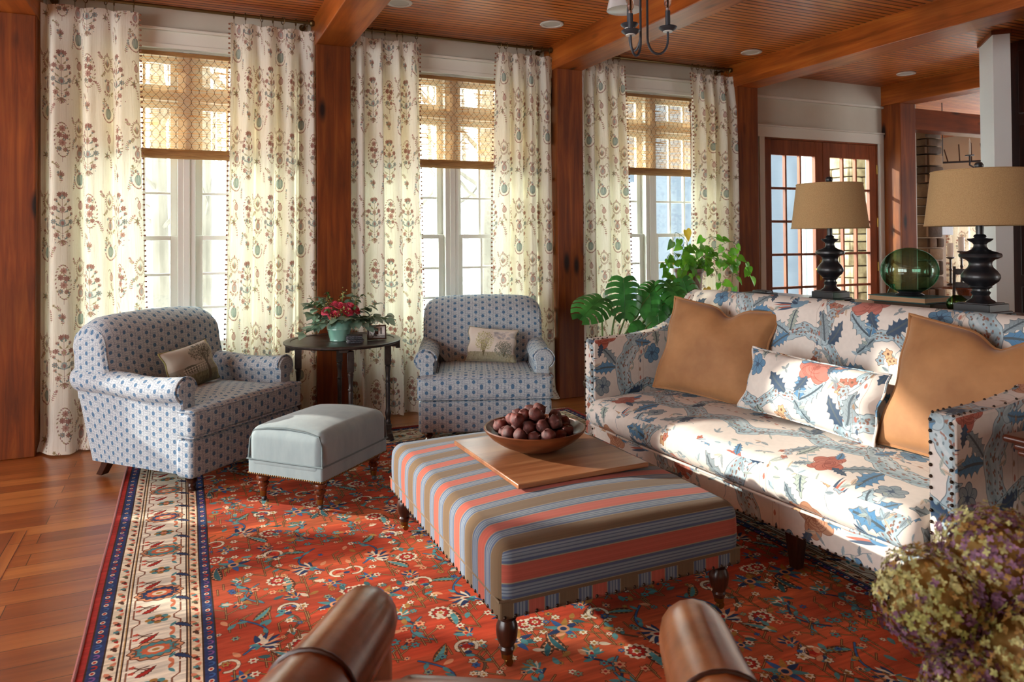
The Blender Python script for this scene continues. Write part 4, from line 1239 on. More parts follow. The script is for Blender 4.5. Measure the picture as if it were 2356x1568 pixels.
# ================================================================== outside
M['snow'] = mottled('snow', '#e2e6ea', '#eef0f2', .6, .9)
M['bark'] = mottled('pale bark', '#5d564d', '#7d756a', 4, .95, (1, 1, .2))
struct(MB().box(-30, YW+.17, -.45, 40, 60, -.35).build('ground', M['snow']), 'snow outside the windows', 'ground')
R = random.Random(7)
def tree(x, y, hgt, r):
    mb = MB()
    lean = R.uniform(-.04, .04)
    mb.tube([(0, 0, -.05), (lean*hgt*.4, 0, hgt*.4), (lean*hgt, 0, hgt)], [r, r*.8, r*.25], 8)
    for k in range(9):
        z = hgt*R.uniform(.18, .85); a = R.uniform(0, 6.28); L_ = R.uniform(.6, 1.6); x0 = lean*z
        p1 = (x0+cos(a)*L_*.5, sin(a)*L_*.5, z+L_*.35); p2 = (x0+cos(a)*L_, sin(a)*L_, z+L_*.95)
        mb.tube([(x0, 0, z), p1, p2], [r*.3, r*.2, r*.06], 5)
        for q in range(2):
            b = a+R.uniform(-1, 1)
            mb.tube([p1, (p1[0]+cos(b)*L_*.5, p1[1]+sin(b)*L_*.5, p1[2]+L_*.5)], [r*.14, r*.04], 4)
    o = mb.build('bare_tree', M['bark'])
    o.location = (x, y, -.36)
    tag(o, 'bare pale tree trunk in the snow seen through the windows', 'tree', 'bare trees outside')
for x, y, h_, r in ((-.35, 13, 9, .15), (.35, 15, 10, .12), (.9, 12.5, 9, .2), (1.6, 17, 11, .17), (3.1, 14.5, 9, .12), (3.9, 18, 10, .2), (4.9, 12.0, 9, .16), (5.2, 15, 10, .14),
                    (7.2, 13, 9, .2), (8.1, 16, 10, .16), (6.4, 18, 11, .2), (-.1, 20, 12, .2), (2.5, 21, 12, .22), (5.9, 21, 12, .2), (9.2, 19, 11, .22), (-2.2, 16, 11, .2)):
    tree(x, y, h_, r)
# distant wood edge
mb = MB()
for k in range(90):
    x = -14+k*.45+R.uniform(-.2, .2); y = R.uniform(27, 34); r = R.uniform(.06, .16)
    mb.tube([(x, y, -.4), (x+R.uniform(-.3, .3), y, 8+R.uniform(0, 3))], [r, r*.4], 5)
tag(mb.build('tree_line', mottled('far bark', '#77716a', '#8c867e', 3, 1)), 'pale bare woods at the far edge of the snow', 'trees', kind='stuff')
# garden chair outside the left window
gc = thing('garden_chair', 'grey slatted garden chair in the snow outside the left window', 'chair', (.10, 8.9, -.35), radians(-75))
gm = mat('weathered grey paint', '#8f979e', .8)
for k in range(5):
    x = -.22+k*.11
    MB().box(-.05, -.02, 0, .05, .02, .85, Matrix.Translation((x, .18, .30)) @ Matrix.Rotation(radians(-22), 4, 'X')).build('back_slat', gm, gc)
MB().box(-.28, -.30, .28, .28, .25, .32).build('seat', gm, gc)
for sx in (-.32, .32):
    MB().box(sx-.07, -.35, .52, sx+.07, .35, .55).build('armrest', gm, gc)
    MB().box(sx-.03, -.33, 0, sx+.03, -.25, .52).build('leg', gm, gc)
    MB().box(sx-.03, .20, 0, sx+.03, .28, .52).build('leg', gm, gc)
# house wing seen through the glass doors
def siding():
    m = mat('blue grey clapboard', '#444c59', .8)
    N, L = m.node_tree.nodes, m.node_tree.links; b = N['Principled BSDF']
    tc = N.new('ShaderNodeTexCoord'); sp = N.new('ShaderNodeSeparateXYZ'); L.new(tc.outputs['Object'], sp.inputs[0])
    mu = N.new('ShaderNodeMath'); mu.operation = 'MULTIPLY'; mu.inputs[1].default_value = 1/.13; L.new(sp.outputs['Z'], mu.inputs[0])
    fr = N.new('ShaderNodeMath'); fr.operation = 'FRACT'; L.new(mu.outputs[0], fr.inputs[0])
    bp = N.new('ShaderNodeBump'); bp.inputs['Strength'].default_value = 1; bp.inputs['Distance'].default_value = .02
    L.new(fr.outputs[0], bp.inputs['Height']); L.new(bp.outputs['Normal'], b.inputs['Normal'])
    return m
hw = thing('house_wing', 'blue grey clapboard wing of the house outside the glass doors', 'house', (7.70, 6.0, -.40), kind='structure')
MB().box(-.04, .0, 0, .05, 8.0, 5).build('siding_wall', siding(), hw)
MB().box(-.075, .0, 0, -.04, .12, 5).build('corner_board', M['sashw'], hw)
def outside_window(y0, y1):
    f = MB().box(-.09, y0-.10, .9, -.04, y0, 3.6).box(-.09, y1, .9, -.04, y1+.10, 3.6).box(-.09, y0, 3.5, -.04, y1, 3.6).box(-.09, y0, .9, -.04, y1, 1.0).build('window', M['sashw'], hw)
    MB().box(-.06, y0, 1.0, -.042, y1, 3.5).build('pane', mat('dark pane', '#87919b', .1), f)
outside_window(1.12, 1.32); outside_window(2.35, 2.9)
M['stone_pale'] = mottled('pale field stone', '#75664f', '#b3a286', 7, .85)
def stone_mesh(x0, y0, x1, y1, z0, z1, seed, rows=.16):
    """courses of rough stones round a solid core"""
    mb = MB(); rr = random.Random(seed)
    z = z0
    while z < z1-.03:
        hh = min(rr.uniform(.09, .19), z1-z)
        for side in range(4):
            a, b = ((x0, x1), (y0, y1), (x0, x1), (y0, y1))[side]
            t = a
            while t < b-.02:
                w = min(rr.uniform(.12, .34), b-t)
                if b-t-w < .08: w = b-t
                o = rr.uniform(.0, .035)
                c0, c1 = t+.006, t+w-.006
                if side == 0: bb = (c0, y0-o, c1, y0+.12)
                elif side == 1: bb = (x1-.12, c0, x1+o, c1)
                elif side == 2: bb = (c0, y1-.12, c1, y1+o)
                else: bb = (x0-o, c0, x0+.12, c1)
                mb.rbox(((bb[0]+bb[2])/2, (bb[1]+bb[3])/2, z+hh/2), (bb[2]-bb[0], bb[3]-bb[1], hh-.01), .02, 1, 1)
                t += w
        z += hh
    return mb
ch = stone_mesh(0, 0, .30, .55, 0, 5, 4).build('stone_chimney', M['stone_pale'])
ch.location = (7.35, 6.35, -.4)
struct(ch, 'pale stone chimney outside the right glass door', 'chimney')

# ================================================================== dining room beyond
st = stone_mesh(8.08, 5.87, 8.34, 6.06, 0, 2.86, 9).build('stone_pier', M['stone'])
struct(st, 'rough brown stone pier beside the last post', 'pier')
w4 = thing('window_4', 'small bright dining room window behind the candlesticks', 'window', (12.05, 8.02, 0), kind='structure')
MB().box(-.05, -.06, .55, .04, .62, 1.95).build('frame', M['sashw'], w4)
MB().box(-.06, 0, .62, -.052, .56, 1.88).build('pane', mat('painted daylight pane', '#e8eef2', .15), w4)  # opaque pane on solid wall, its near-white colour stands in for daylight
def far_curtain():
    def fn(u, v):
        return (.05*sin(u*22)+.02*sin(u*9), u*.55, v*2.3)
    return MB().grid(50, 8, fn, lambda u, v: (u*.9, v*2.3))
o = far_curtain().build('curtain', M['curtain']); o.location = (11.3, 7.36, .05)
tag(o, 'pale printed curtain in the dining room left of the right lamp stem', 'curtain')
cb = thing('wood_cabinet', 'dark wall cupboard in the dining room above the candlesticks', 'cupboard', (9.7, 6.80, 1.55))
MB().box(-.1, -.02, -.15, .15, .22, .14).build('body', M['cabinet'], cb, bevel=.005)
MB().box(-.115, .0, -.13, -.1, .20, .12).build('door', M['cabinet'], cb)
# dining table with candlesticks, chairs
dt = thing('dining_table', 'wood dining table beyond the stone pier', 'table', (9.45, 6.35, 0))
MB().lathe([(.0, .70), (.42, .70), (.44, .715), (.44, .735), (.0, .74)], 32).build('tabletop', M['castorwood'], dt)
MB().lathe([(.26, 0), (.24, .04), (.06, .08), (.05, .5), (.12, .69), (.12, .70)], 16).build('pedestal', M['castorwood'], dt)
CAND = [(9.25, 6.41, 1.30, 'thick white pillar candle on the left of the candle group'), (9.37, 6.34, 1.38, 'tallest white pillar candle beyond the right lamp'), (9.45, 6.23, 1.24, 'white pillar candle partly behind the lamp body')]
for x, y, z, lab in CAND:
    cs = thing('candlestick', 'dark turned candlestick holding the ' + lab.replace('thick ', ''), 'candlestick', (x, y, .74))
    hh = z-.74-.19
    MB().lathe([(.05, 0), (.045, .012), (.015, .03), (.013, hh*.5), (.022, hh*.55), (.013, hh*.6), (.014, hh-.03), (.05, hh-.012), (.05, hh)], 14).build('stem', M['ebony'], cs)
    cn = MB().lathe([(.036, 0), (.037, .005), (.037, .18), (.03, .187), (.0, .187)], 14).build('candle', mat('ivory wax', '#e6ddd2', .6))
    cn.location = (x, y, .74+hh)
    tag(cn, lab, 'candle')
cc = thing('cane_chair', 'cane backed chair beside the stone pier', 'chair', (8.66, 6.10, 0), radians(60))
MB().extr([(-.20, .46), (.20, .46), (.22, .75), (.17, .90), (.08, .955), (-.08, .955), (-.17, .90), (-.22, .75)], 'y', .20, .23).build('backrest', mottled('woven cane', '#8a6a42', '#a3835a', 120, .8), cc, bevel=.01)
MB().rbox((0, 0, .45), (.46, .44, .06), .025).build('seat', M['burlap'], cc)
for x, y in ((-.19, -.18), (.19, -.18), (-.19, .2), (.19, .2)):
    MB().tube([(x, y, 0), (x, y, .44)], [.014, .02], 8).build('leg', M['castorwood'], cc)
dc = thing('ladderback_chair', 'dark ladder back chair in front of the candles', 'chair', (8.37, 5.60, 0), radians(-70))
for sx in (-.2, .2):
    MB().tube([(sx, .2, 0), (sx, .22, .5), (sx, .27, 1.02)], .018, 8).build('back_post', M['ebony'], dc)
    MB().tube([(sx, -.2, 0), (sx, -.2, .45)], .018, 8).build('leg', M['ebony'], dc)
for z in (.6, .76, .92):
    MB().box(-.2, .225+(z-.5)*.1, z, .2, .245+(z-.5)*.1, z+.07).build('slat', M['ebony'], dc, bevel=.006)
MB().rbox((0, 0, .46), (.44, .42, .05), .02).build('seat', M['ebony'], dc)
sc_ = thing('dining_chandelier', 'iron candle arm lamp hanging in the dining room left of the white column', 'chandelier', (8.60, 5.70, 2.30))
MB().tube([(.30, -.09, .80), (.30, -.09, .0), (.27, -.08, -.10), (.12, -.03, -.12), (.0, 0, -.06), (0, 0, .05)], .010, 8).build('arm', M['iron'], sc_)
MB().lathe([(.0, .05), (.05, .05), (.05, .062), (0, .062)], 16).build('drip_pan', M['iron'], sc_)
MB().lathe([(.013, .06), (.013, .20), (.006, .21), (.010, .23), (.0, .27)], 10).build('candle', mat('ivory candle sleeve', '#ddd2bc', .6), sc_)
rk = thing('hanging_rack', 'dark iron rack with dried reeds near the stone pier', 'rack', (9.2, 6.05, 2.33))
MB().tube([(-.35, .2, 0), (.2, -.5, .0)], .012, 8).build('bar', M['iron'], rk)
for k in range(6):
    t = k/5
    MB().tube([(-.30+.4*t, .13-.5*t, 0), (-.32+.42*t+R.uniform(-.04, .04), .14-.5*t, .16+R.uniform(0, .1)), ], .008, 6).build('reed', mat('dried reed', '#4a3020', .9), rk)
for q in ((-.33, .18), (.18, -.47)):
    MB().tube([(q[0], q[1], 0), (q[0], q[1], .80)], .006, 6).build('hanger', M['iron'], rk)
# ================================================================== curtains, rods, shades
YC = 5.675
ROD_Z = 3.052
def curtain(lab, xt0, xt1, xb0, xb1, folds, seed, pom_side, puddle=.05, return_side=0):
    rr = random.Random(seed)
    ph = [rr.uniform(0, 6.28) for _ in range(4)]
    root = thing('curtain', lab, 'curtain', (0, 0, 0), group='printed linen curtains')
    nu, nv = 96, 44
    ztop, zbot = 2.995, .012
    wob = [rr.uniform(-.25, .25) for _ in range(folds+2)]
    def warp(u):                                   # uneven fold widths
        k = u*folds; i = int(k); f = k-i
        return (i+f + wob[i]*(1-f)*f*4*.35 + (wob[i+1]-wob[i])*f*0)/folds
    def pos(u, v):
        z = zbot+(ztop-zbot)*v
        t = 1-v
        x0 = xt0+(xb0-xt0)*t**1.3; x1 = xt1+(xb1-xt1)*t**1.3
        uu = warp(u)
        A = .046+.032*sin(pi*min(1, t*1.2))+.012*t
        env = .35+.65*min(1, t*9)
        w = sin(2*pi*folds*uu+ph[0])+.28*sin(2*pi*folds*2*uu+ph[1]+1.2*t)+.25*sin(2*pi*(folds*.37)*uu+ph[2])
        y = YC+A*env*w*.75
        x = x0+(x1-x0)*(u+.016*sin(2*pi*folds*u+ph[3]+t))
        # floor puddle
        if z < .12:
            q = (1-z/.12)
            y -= puddle*q*q*(1+.6*sin(u*9+ph[1])); x += .02*q*q*sin(u*13+ph[2])
            z = max(z, .006+.004*sin(u*31+ph[0]) + .004)
        if v > .985 and False:
            z -= .02
        sag = .012*(1-cos(2*pi*folds*uu+ph[0]))*.5*(1 if v > .97 else 0)
        return (x, y, z-sag)
    # flat width of the cloth for the print
    us = [i/nu for i in range(nu+1)]
    P = [pos(u, .5) for u in us]
    arc = [0]
    for a, b in zip(P[:-1], P[1:]): arc.append(arc[-1]+math.hypot(b[0]-a[0], b[1]-a[1]))
    off = rr.uniform(0, 1)
    mb = MB().grid(nu, nv, pos, lambda u, v: (arc[int(round(u*nu))]+off*.5, zbot+(ztop-zbot)*v + rr0))
    mb.build('cloth', M['curtain'], root, sharp=80)
    # little pompoms down the leading edge
    if pom_side is not None:
        mb = MB()
        n = 82
        for i in range(n):
            v = .02+.975*i/(n-1)
            p = pos(pom_side, v)
            sx = -1 if pom_side == 0 else 1
            mb.sphere((p[0]+sx*.010, p[1], p[2]), .0075, 6, 5)
            mb.tube([(p[0]-sx*.002, p[1], p[2]), (p[0]+sx*.006, p[1], p[2])], .0025, 4)
        part_label(mb.build('pompom_trim', M['pom'], root), 'brown pompom edging')['kind'] = 'stuff'
    for i in range(7):
        u = (i+.15+.6*rr.random()*.6)/6.8
        p = pos(min(u, 1), 1.0)
        rb = MB()
        c = Vector((p[0], YC, ROD_Z-.006)); a = rr.uniform(-.5, .5)
        pts = [(c.x+.024*sin(t)*sin(a), c.y+.024*sin(t)*cos(a), c.z+.026*cos(t)) for t in [2*pi*k/18 for k in range(18)]]
        rb.tube(pts, .0032, 6, closed=True)
        rb.tube([(c.x, c.y, c.z-.026), (p[0], p[1], p[2]-.004)], .002, 5)
        rb.build('curtain_ring', M['rod'], root)
    return root
rr0 = .13
M['pom'] = mat('brown pompom yarn', '#8a5c45', .95)
curtain('cream floral curtain between the left end post and the left window', -.887, -.305, -.882, -.235, 3, 1, 1, .10)
curtain('cream floral curtain right of the left window, beside the round table post', .300, .906, .245, .906, 4, 2, 0)
curtain('cream floral curtain left of the middle window, behind the round table', 1.168, 1.745, 1.168, 1.795, 4, 3, 1)
curtain('cream floral curtain right of the middle window, behind the right armchair', 2.42, 2.955, 2.375, 2.99, 4, 4, 0, .05)
curtain('narrow cream floral curtain left of the right window, behind the split leaf plant', 3.215, 3.69, 3.216, 3.755, 4, 5, 1)
curtain('cream floral curtain right of the right window, beside the glass doors', 4.44, 4.962, 4.39, 4.962, 4, 6, 0)
for k, (c, n) in enumerate(BAYS):
    a, b = POSTS[n-1][1], POSTS[n][0]
    r = thing('curtain_rod', ['bronze curtain rod over the left window', 'bronze curtain rod over the middle window', 'bronze curtain rod over the right window'][k], 'curtain rod', (0, YC, ROD_Z))
    MB().tube([(a+.012, 0, 0), (b-.012, 0, 0)], .0125, 12).build('rod', M['rod'], r)
    for x, sg in ((a+.02, -1), (b-.02, 1)):
        MB().sphere((x, 0, 0), .024, 12, 8).build('finial', M['rod'], r)
        MB().tube([(x-sg*.05, 0, 0), (x-sg*.05, 0.15, .0)], .008, 8).lathe([(.0, 0), (.025, 0), (.025, .008), (0, .008)], 12, M=Matrix.Translation((x-sg*.05, .160, 0)) @ Matrix.Rotation(pi/2, 4, 'X')).build('bracket', M['rod'], r)
SH = ['woven bamboo shade half lowered on the left window', 'woven bamboo shade half lowered on the middle window', 'woven bamboo shade half lowered on the right window']
for k, (c, n) in enumerate(BAYS):
    s = thing('bamboo_shade', SH[k], 'window shade', (c, YW-.035, 0))
    hw_ = .695
    def fn(u, v, hw_=hw_):
        return ((u*2-1)*hw_, -.004+.004*sin(v*9+u*3), 2.05+.69*v)
    MB().grid(24, 30, fn, lambda u, v: (u*2*hw_, v*.69)).build('woven_panel', M['bamboo'], s)
    MB().box(-hw_, -.014, 2.735, hw_, .012, 2.765).build('head_rail', M['bamboo_solid'], s, bevel=.004)
    rings = []
    for x in np.linspace(-hw_, hw_, 14):
        rings.append([(x, -.012+.030*cos(t)*.7, 2.025+.036*sin(t)) for t in [2*pi*q/14 for q in range(14)]])
    MB().loft(rings).build('rolled_hem', M['bamboo_solid'], s)
    for x in ((.42, -.46) if k == 2 else (.42,)):
        if k == 0: x = .52
        mb = MB().tube([(x, -.03, 2.74), (x+.006, -.034, 2.4), (x+.004, -.032, 1.985)], .004, 6).tube([(x+.022, -.03, 2.72), (x+.02, -.034, 2.3), (x+.012, -.032, 1.985)], .0035, 6)
        for q in range(5):
            mb.sphere((x+.008*sin(q*2), -.03, 2.64+.016*q), (.013, .012, .011), 8, 6)
        mb.build('pull_cord', M['cord'] if 'cord' in M else mat('brown cord', '#6e4326', .8), s)

# ================================================================== lights on the ceiling
M['trimring'] = mat('recessed trim', '#c9c7c3', .35)
M['refl'] = mat('recessed reflector', '#b9b7b2', .5)
RL = [(1.403, 5.07, 'recessed ceiling light nearest the round table beam'), (2.656, 5.107, 'recessed ceiling light over the middle window'), (4.757, 5.176, 'recessed ceiling light over the right window'), (6.89, 5.227, 'recessed ceiling light in front of the glass doors')]
for x, y, lab in RL:
    t = thing('recessed_light', lab, 'ceiling light', (x, y, CE), group='recessed ceiling lights')
    MB().lathe([(.066, -.001), (.092, -.001), (.096, -.006), (.090, -.012), (.070, -.010), (.066, -.002)], 32).build('trim_ring', M['trimring'], t)
    MB().lathe([(.067, -.006), (.060, -.003), (.05, -.0025), (.0, -.002)], 32).build('lens', M['refl'], t)
ch_ = thing('chandelier', 'dark iron chandelier with flame bulbs hanging from the ceiling', 'chandelier', (1.90, 2.755, 0))
MB().lathe([(.0, CE-.03), (.05, CE-.03), (.06, CE-.012), (.06, CE), (.0, CE)], 20).build('ceiling_canopy', M['iron'], ch_)
MB().tube([(0, 0, CE-.02), (0, 0, 2.56)], .007, 10).lathe([(.0, 2.55), (.016, 2.55), (.022, 2.58), (.016, 2.61), (0, 2.61)], 12).build('stem', M['iron'], ch_)
right = Vector((cos(YAW), -sin(YAW), 0)); fwd = Vector((sin(YAW), cos(YAW), 0))
ARMS = [(right*.118+fwd*.03, 2.352, 2.235), (right*-.068-fwd*.06, 2.312, 2.215), (right*-.048+fwd*.09, 2.385, 2.262), (right*-.135+fwd*.06, 2.60, 2.50), (right*.15-fwd*.07, 2.60, 2.50)]
for d, zc, zb in ARMS:
    L_ = Vector((d.x, d.y, 0)); u = L_.normalized(); r_ = L_.length
    i0 = u*.020
    pts = [(i0.x, i0.y, zb+.42), (i0.x, i0.y, zb+.16)]
    for k in range(13):
        a = pi+pi*k/12
        m_ = u*(.020+(r_-.020)*(.5+.5*cos(a)))
        pts.append((m_.x, m_.y, zb+.055*1.3+.055*1.3*sin(a)))
    pts.append((L_.x, L_.y, zc))
    arm = MB().tube(pts, .0055, 8).build('arm', M['iron'], ch_)
    MB().lathe([(.0, -.008), (.024, -.008), (.038, .002), (.042, .008), (.040, .011), (.02, .004), (0, .004)], 24, c=(L_.x, L_.y, zc)).build('drip_pan', M['iron'], arm)
    MB().lathe([(.008, -.012), (.022, -.012), (.022, -.0085), (.008, -.0085)], 18, c=(L_.x, L_.y, zc)).build('white_collar', M['trimring'], arm)
    MB().lathe([(.0115, .004), (.0115, .085), (0, .085)], 14, c=(L_.x, L_.y, zc)).build('candle_sleeve', M['iron'], arm)
    MB().lathe([(.009, .085), (.009, .097), (.0, .097)], 12, c=(L_.x, L_.y, zc)).build('bulb_collar', M['chrome'], arm)
    bl = MB().lathe([(.007, .097), (.0155, .115), (.0165, .13), (.012, .155), (.006, .175), (.002, .19), (0, .193)], 14, c=(L_.x, L_.y, zc)).build('flame_bulb', M['bulb'], arm)
    MB().tube([(L_.x, L_.y, zc+.10), (L_.x, L_.y, zc+.15)], .0035, 6).build('filament', M['filament'], arm)
pd_ = thing('pendant_lamp', 'pale glass pendant shade hanging beyond the chandelier', 'pendant lamp', (2.35, 3.60, .04))
MB().lathe([(.100, 2.692), (.103, 2.690), (.066, 2.86), (.030, 2.95), (.012, 2.97), (.012, 2.96), (.028, 2.94), (.063, 2.855)], 28).build('glass_shade', mat('milk glass', '#cfcac8', .3, trans=.3), pd_)
MB().tube([(0, 0, CE-.04), (0, 0, 2.96)], .008, 8).lathe([(.0, CE-.06), (.05, CE-.06), (.05, CE-.04), (0, CE-.04)], 18).build('stem', M['iron'], pd_)
# ================================================================== rug
def rug():
    x0, y0, x1, y1 = RUG
    m = fabric('persian rug pile', IM_RUG, 1, 1, rough=.95, sheen=.0, weave=450, bump=.35, ext='EXTEND')
    def fn(u, v):
        x = x0+(x1-x0)*u; y = y0+(y1-y0)*v
        return (x+.0015*sin(y*5), y+.0015*sin(x*6), .0095+.0015*sin(x*3.1+y*2.3))
    mb = MB().grid(40, 54, fn, lambda u, v: (u, v))
    o = thing('persian_rug', 'red oriental rug with ivory and navy borders under the seating', 'rug')
    mb.build('pile', m, o)
    # edge thickness
    e = MB()
    for (a, b) in (((x0, y0), (x1, y0)), ((x1, y0), (x1, y1)), ((x1, y1), (x0, y1)), ((x0, y1), (x0, y0))):
        n = 40; pts = []
        for i in range(n+1):
            t = i/n; x = a[0]+(b[0]-a[0])*t; y = a[1]+(b[1]-a[1])*t
            pts.append((x+.0015*sin(y*5), y+.0015*sin(x*6), .008))
        e.tube(pts, .0062, 8)
    e.build('selvedge', mat('red wool selvedge', '#8f2a20', .95, sheen=.4, bump=(300, .4)), o)
    fr = MB(); rr = random.Random(3)
    for i in range(330):
        x = x0+.01+(x1-x0-.02)*i/329
        fr.tube([(x, y1, .008), (x+rr.uniform(-.005, .005), y1+.03, .004), (x+rr.uniform(-.012, .012), y1+.05+rr.uniform(0, .015), .003)], .0016, 4)
    fr.build('fringe', mat('ivory fringe', '#d5c9b4', .95), o)['kind'] = 'stuff'
rug()

# ================================================================== armchairs
def armchair(label, loc, rz):
    c = thing('armchair', label, 'armchair', loc, rz, group='dotted armchairs')
    D, PI_ = M['dots'], M['dotpipe']
    # seat base with its wider front
    mb = MB()
    mb.rbox((0, -.365, .19), (.90, .12, .215), .025, 3, 6)
    mb.rbox((0, .02, .20), (.82, .70, .20), .02, 2, 5, fn=lambda x, y, z: (x, y+(.05*(z+.1)/.2 if y > 0 else 0), z))
    mb.build('seat_base', D, c)
    # cushion, T shaped with crowned top
    def cush(x, y, z):
        k = 1.0 if y < -.235 else .735+.265*max(0, 1-(y+.235)/.03)
        cr = .030*max(0, 1-(x/.45)**2)*max(0, 1-((y+.02)/.42)**2)
        return (x*k, y, z+(cr if z > 0 else 0))
    mb = MB().rbox((0, -.09, .378), (.915, .70, .155), .035, 4, 26, fn=cush)
    mb.build('seat_cushion', D, c)
    pp = MB()
    def loop(z, r=.0055):
        pts = [(-.335, .22), (-.335, -.325), (-.455, -.335), (-.457, -.42), (-.445, -.436), (0, -.441), (.445, -.436), (.457, -.42), (.455, -.335), (.335, -.325), (.335, .22)]
        return [(x, y, z) for x, y in pts]
    pp.tube(loop(.447), .006, 6); pp.tube(loop(.311), .006, 6)
    pp.build('piping', PI_, c)
    # rolled arms
    for sx in (-1, 1):
        rings = []
        ys = [-.352, -.350, -.338, -.315, -.27, -.2, -.1, 0, .1, .2, .3, .36]
        for i, y in enumerate(ys):
            q = {0: .55, 1: .80, 2: .93, 3: .985}.get(i, 1.0)
            ztop = .630-.018*sin(pi*min(1, max(0, (y+.33)/.5)))+.02*max(0, (y-.05))
            rr_ = .074*q
            cx, cz = .405, ztop-.074
            ring = []
            # inner side up, round the roll, under-cut, outer side down
            ring.append((cx-.058*q-.007, .10+.02*(1-q)))
            ring.append((cx-.060*q-.005, .30))
            ring.append((cx-.064*q, cz-.02))
            for k in range(0, 13):
                a = pi-(pi*1.32)*k/12
                ring.append((cx+rr_*cos(a)*1.05, cz+rr_*sin(a)))
            ring.append((cx+.040*q, cz-.080))
            ring.append((cx+.036*q, .30))
            ring.append((cx+.034*q, .10+.02*(1-q)))
            back = max(0, (y-.1))
            rings.append([(sx*x, y+(.30*(z-.10)*min(1, max(0, (y-.1)/.2))), z) for x, z in ring])
        if sx > 0: rings = rings[::-1]
        MB().loft(rings).build('arm', D, c)
        pr = MB()
        pr.tube([(sx*(.405+.074*1.02*cos(a)), -.338, .556+.074*sin(a)) for a in [pi-(pi*1.3)*k/14 for k in range(15)]], .005, 6)
        pr.tube([(sx*.440, -.342, .48), (sx*.441, -.344, .30), (sx*.440, -.344, .10)], .005, 6)
        pr.build('piping', PI_, c)
    # back with rolled top
    sec = [(.135, .42), (.165, .52), (.195, .64), (.215, .74)]
    top = [(.222+.132-.132*cos(a), .805+.122*sin(a)) for a in [pi*k/10 for k in range(11)]]
    rear = [(.472, .74), (.468, .62), (.44, .45), (.375, .28), (.305, .10)]
    outl = sec+top+rear
    n_in = (.20, .10)
    outl2 = outl+[(.20, .12)]
    rings = []
    xs = [-.455, -.452, -.440, -.415, -.36, -.25, -.12, 0, .12, .25, .36, .415, .440, .452, .455]
    qs = [.82, .90, .96, .99, 1, 1, 1, 1, 1, 1, 1, .99, .96, .90, .82]
    cy_, cz_ = .32, .60
    for x, q in zip(xs, qs):
        ring = []
        for (y, z) in outl2:
            zz = max(z, .545) if (abs(x) > .30 and y < .25 and z < .545) else z
            crown = .018*(1-(x/.46)**2) if (y < .24 and .5 < z < .85) else 0
            yy = cy_+(y-cy_)*q; z2 = zz if zz < .2 else cz_+(zz-cz_)*(1-(1-q)*.55)
            z2 += .022*(1-(x/.46)**2) if z2 > .8 else 0
            if abs(x) > .32 and z2 > .66:
                z2 -= (z2-.66)/.28*.105*(1-sqrt(max(0, 1-((abs(x)-.32)/.137)**2)))
            ring.append((x*(1-.09*max(0, .62-zz)/.5) , yy-crown, z2))
        rings.append([(px_, py_+.045*min(1, max(0, (pz_-.1)/.5)), pz_) for px_, py_, pz_ in ring])
    MB().loft(rings).build('backrest', D, c)
    pr = MB()
    for sx in (-1, 1):
        pts = [(sx*.432, .045+cy_+(y-cy_)*.985, cz_+(z-cz_)*.985-(max(0, z-.66)/.28*.050)) for (y, z) in sec[1:]+top+rear[:3]]
        pr.tube(pts, .0055, 6)
    for sx in (-1, 1):                                     # gathered pleats at the rolled corners
        for k in range(5):
            a = pi*(.10+.15*k)
            p0 = (sx*.430, .399-.130*cos(a), .770+.105*sin(a)); p1 = (sx*(.36-.03*(k % 2)), .399-.134*cos(a-.06), .806+.126*sin(a-.03))
            pr.tube([p0, p1], [.005, .001], 5)
    pr.build('piping', PI_, c)
    # legs: turned in front, raked behind
    for sx in (-1, 1):
        MB().lathe([(.018, 0), (.020, .008), (.017, .02), (.024, .03), (.019, .042), (.028, .052), (.030, .064), (.022, .07), (.033, .078), (.034, .10)], 16, c=(sx*.385, -.36, 0)).build('front_leg', M['darkwood'], c)
        a = Matrix.Translation((sx*.37, .30, 0))
        MB().loft([[(sx*.37+dx*w, .315+dy*w+o, z) for dx, dy in ((-1, -1), (1, -1), (1, 1), (-1, 1))] for z, o, w in ((0, .055, .024), (.03, .035, .024), (.06, .015, .025), (.12, -.02, .028))]).build('rear_leg', M['darkwood'], c, bevel=.003)
    return c
armchair('blue dotted armchair at the left with a brown printed tree cushion', (.071, 4.96, .012), radians(42.8))
armchair('blue dotted armchair right of the round table in front of the middle window', (1.995, 4.955, .012), radians(-20.7))

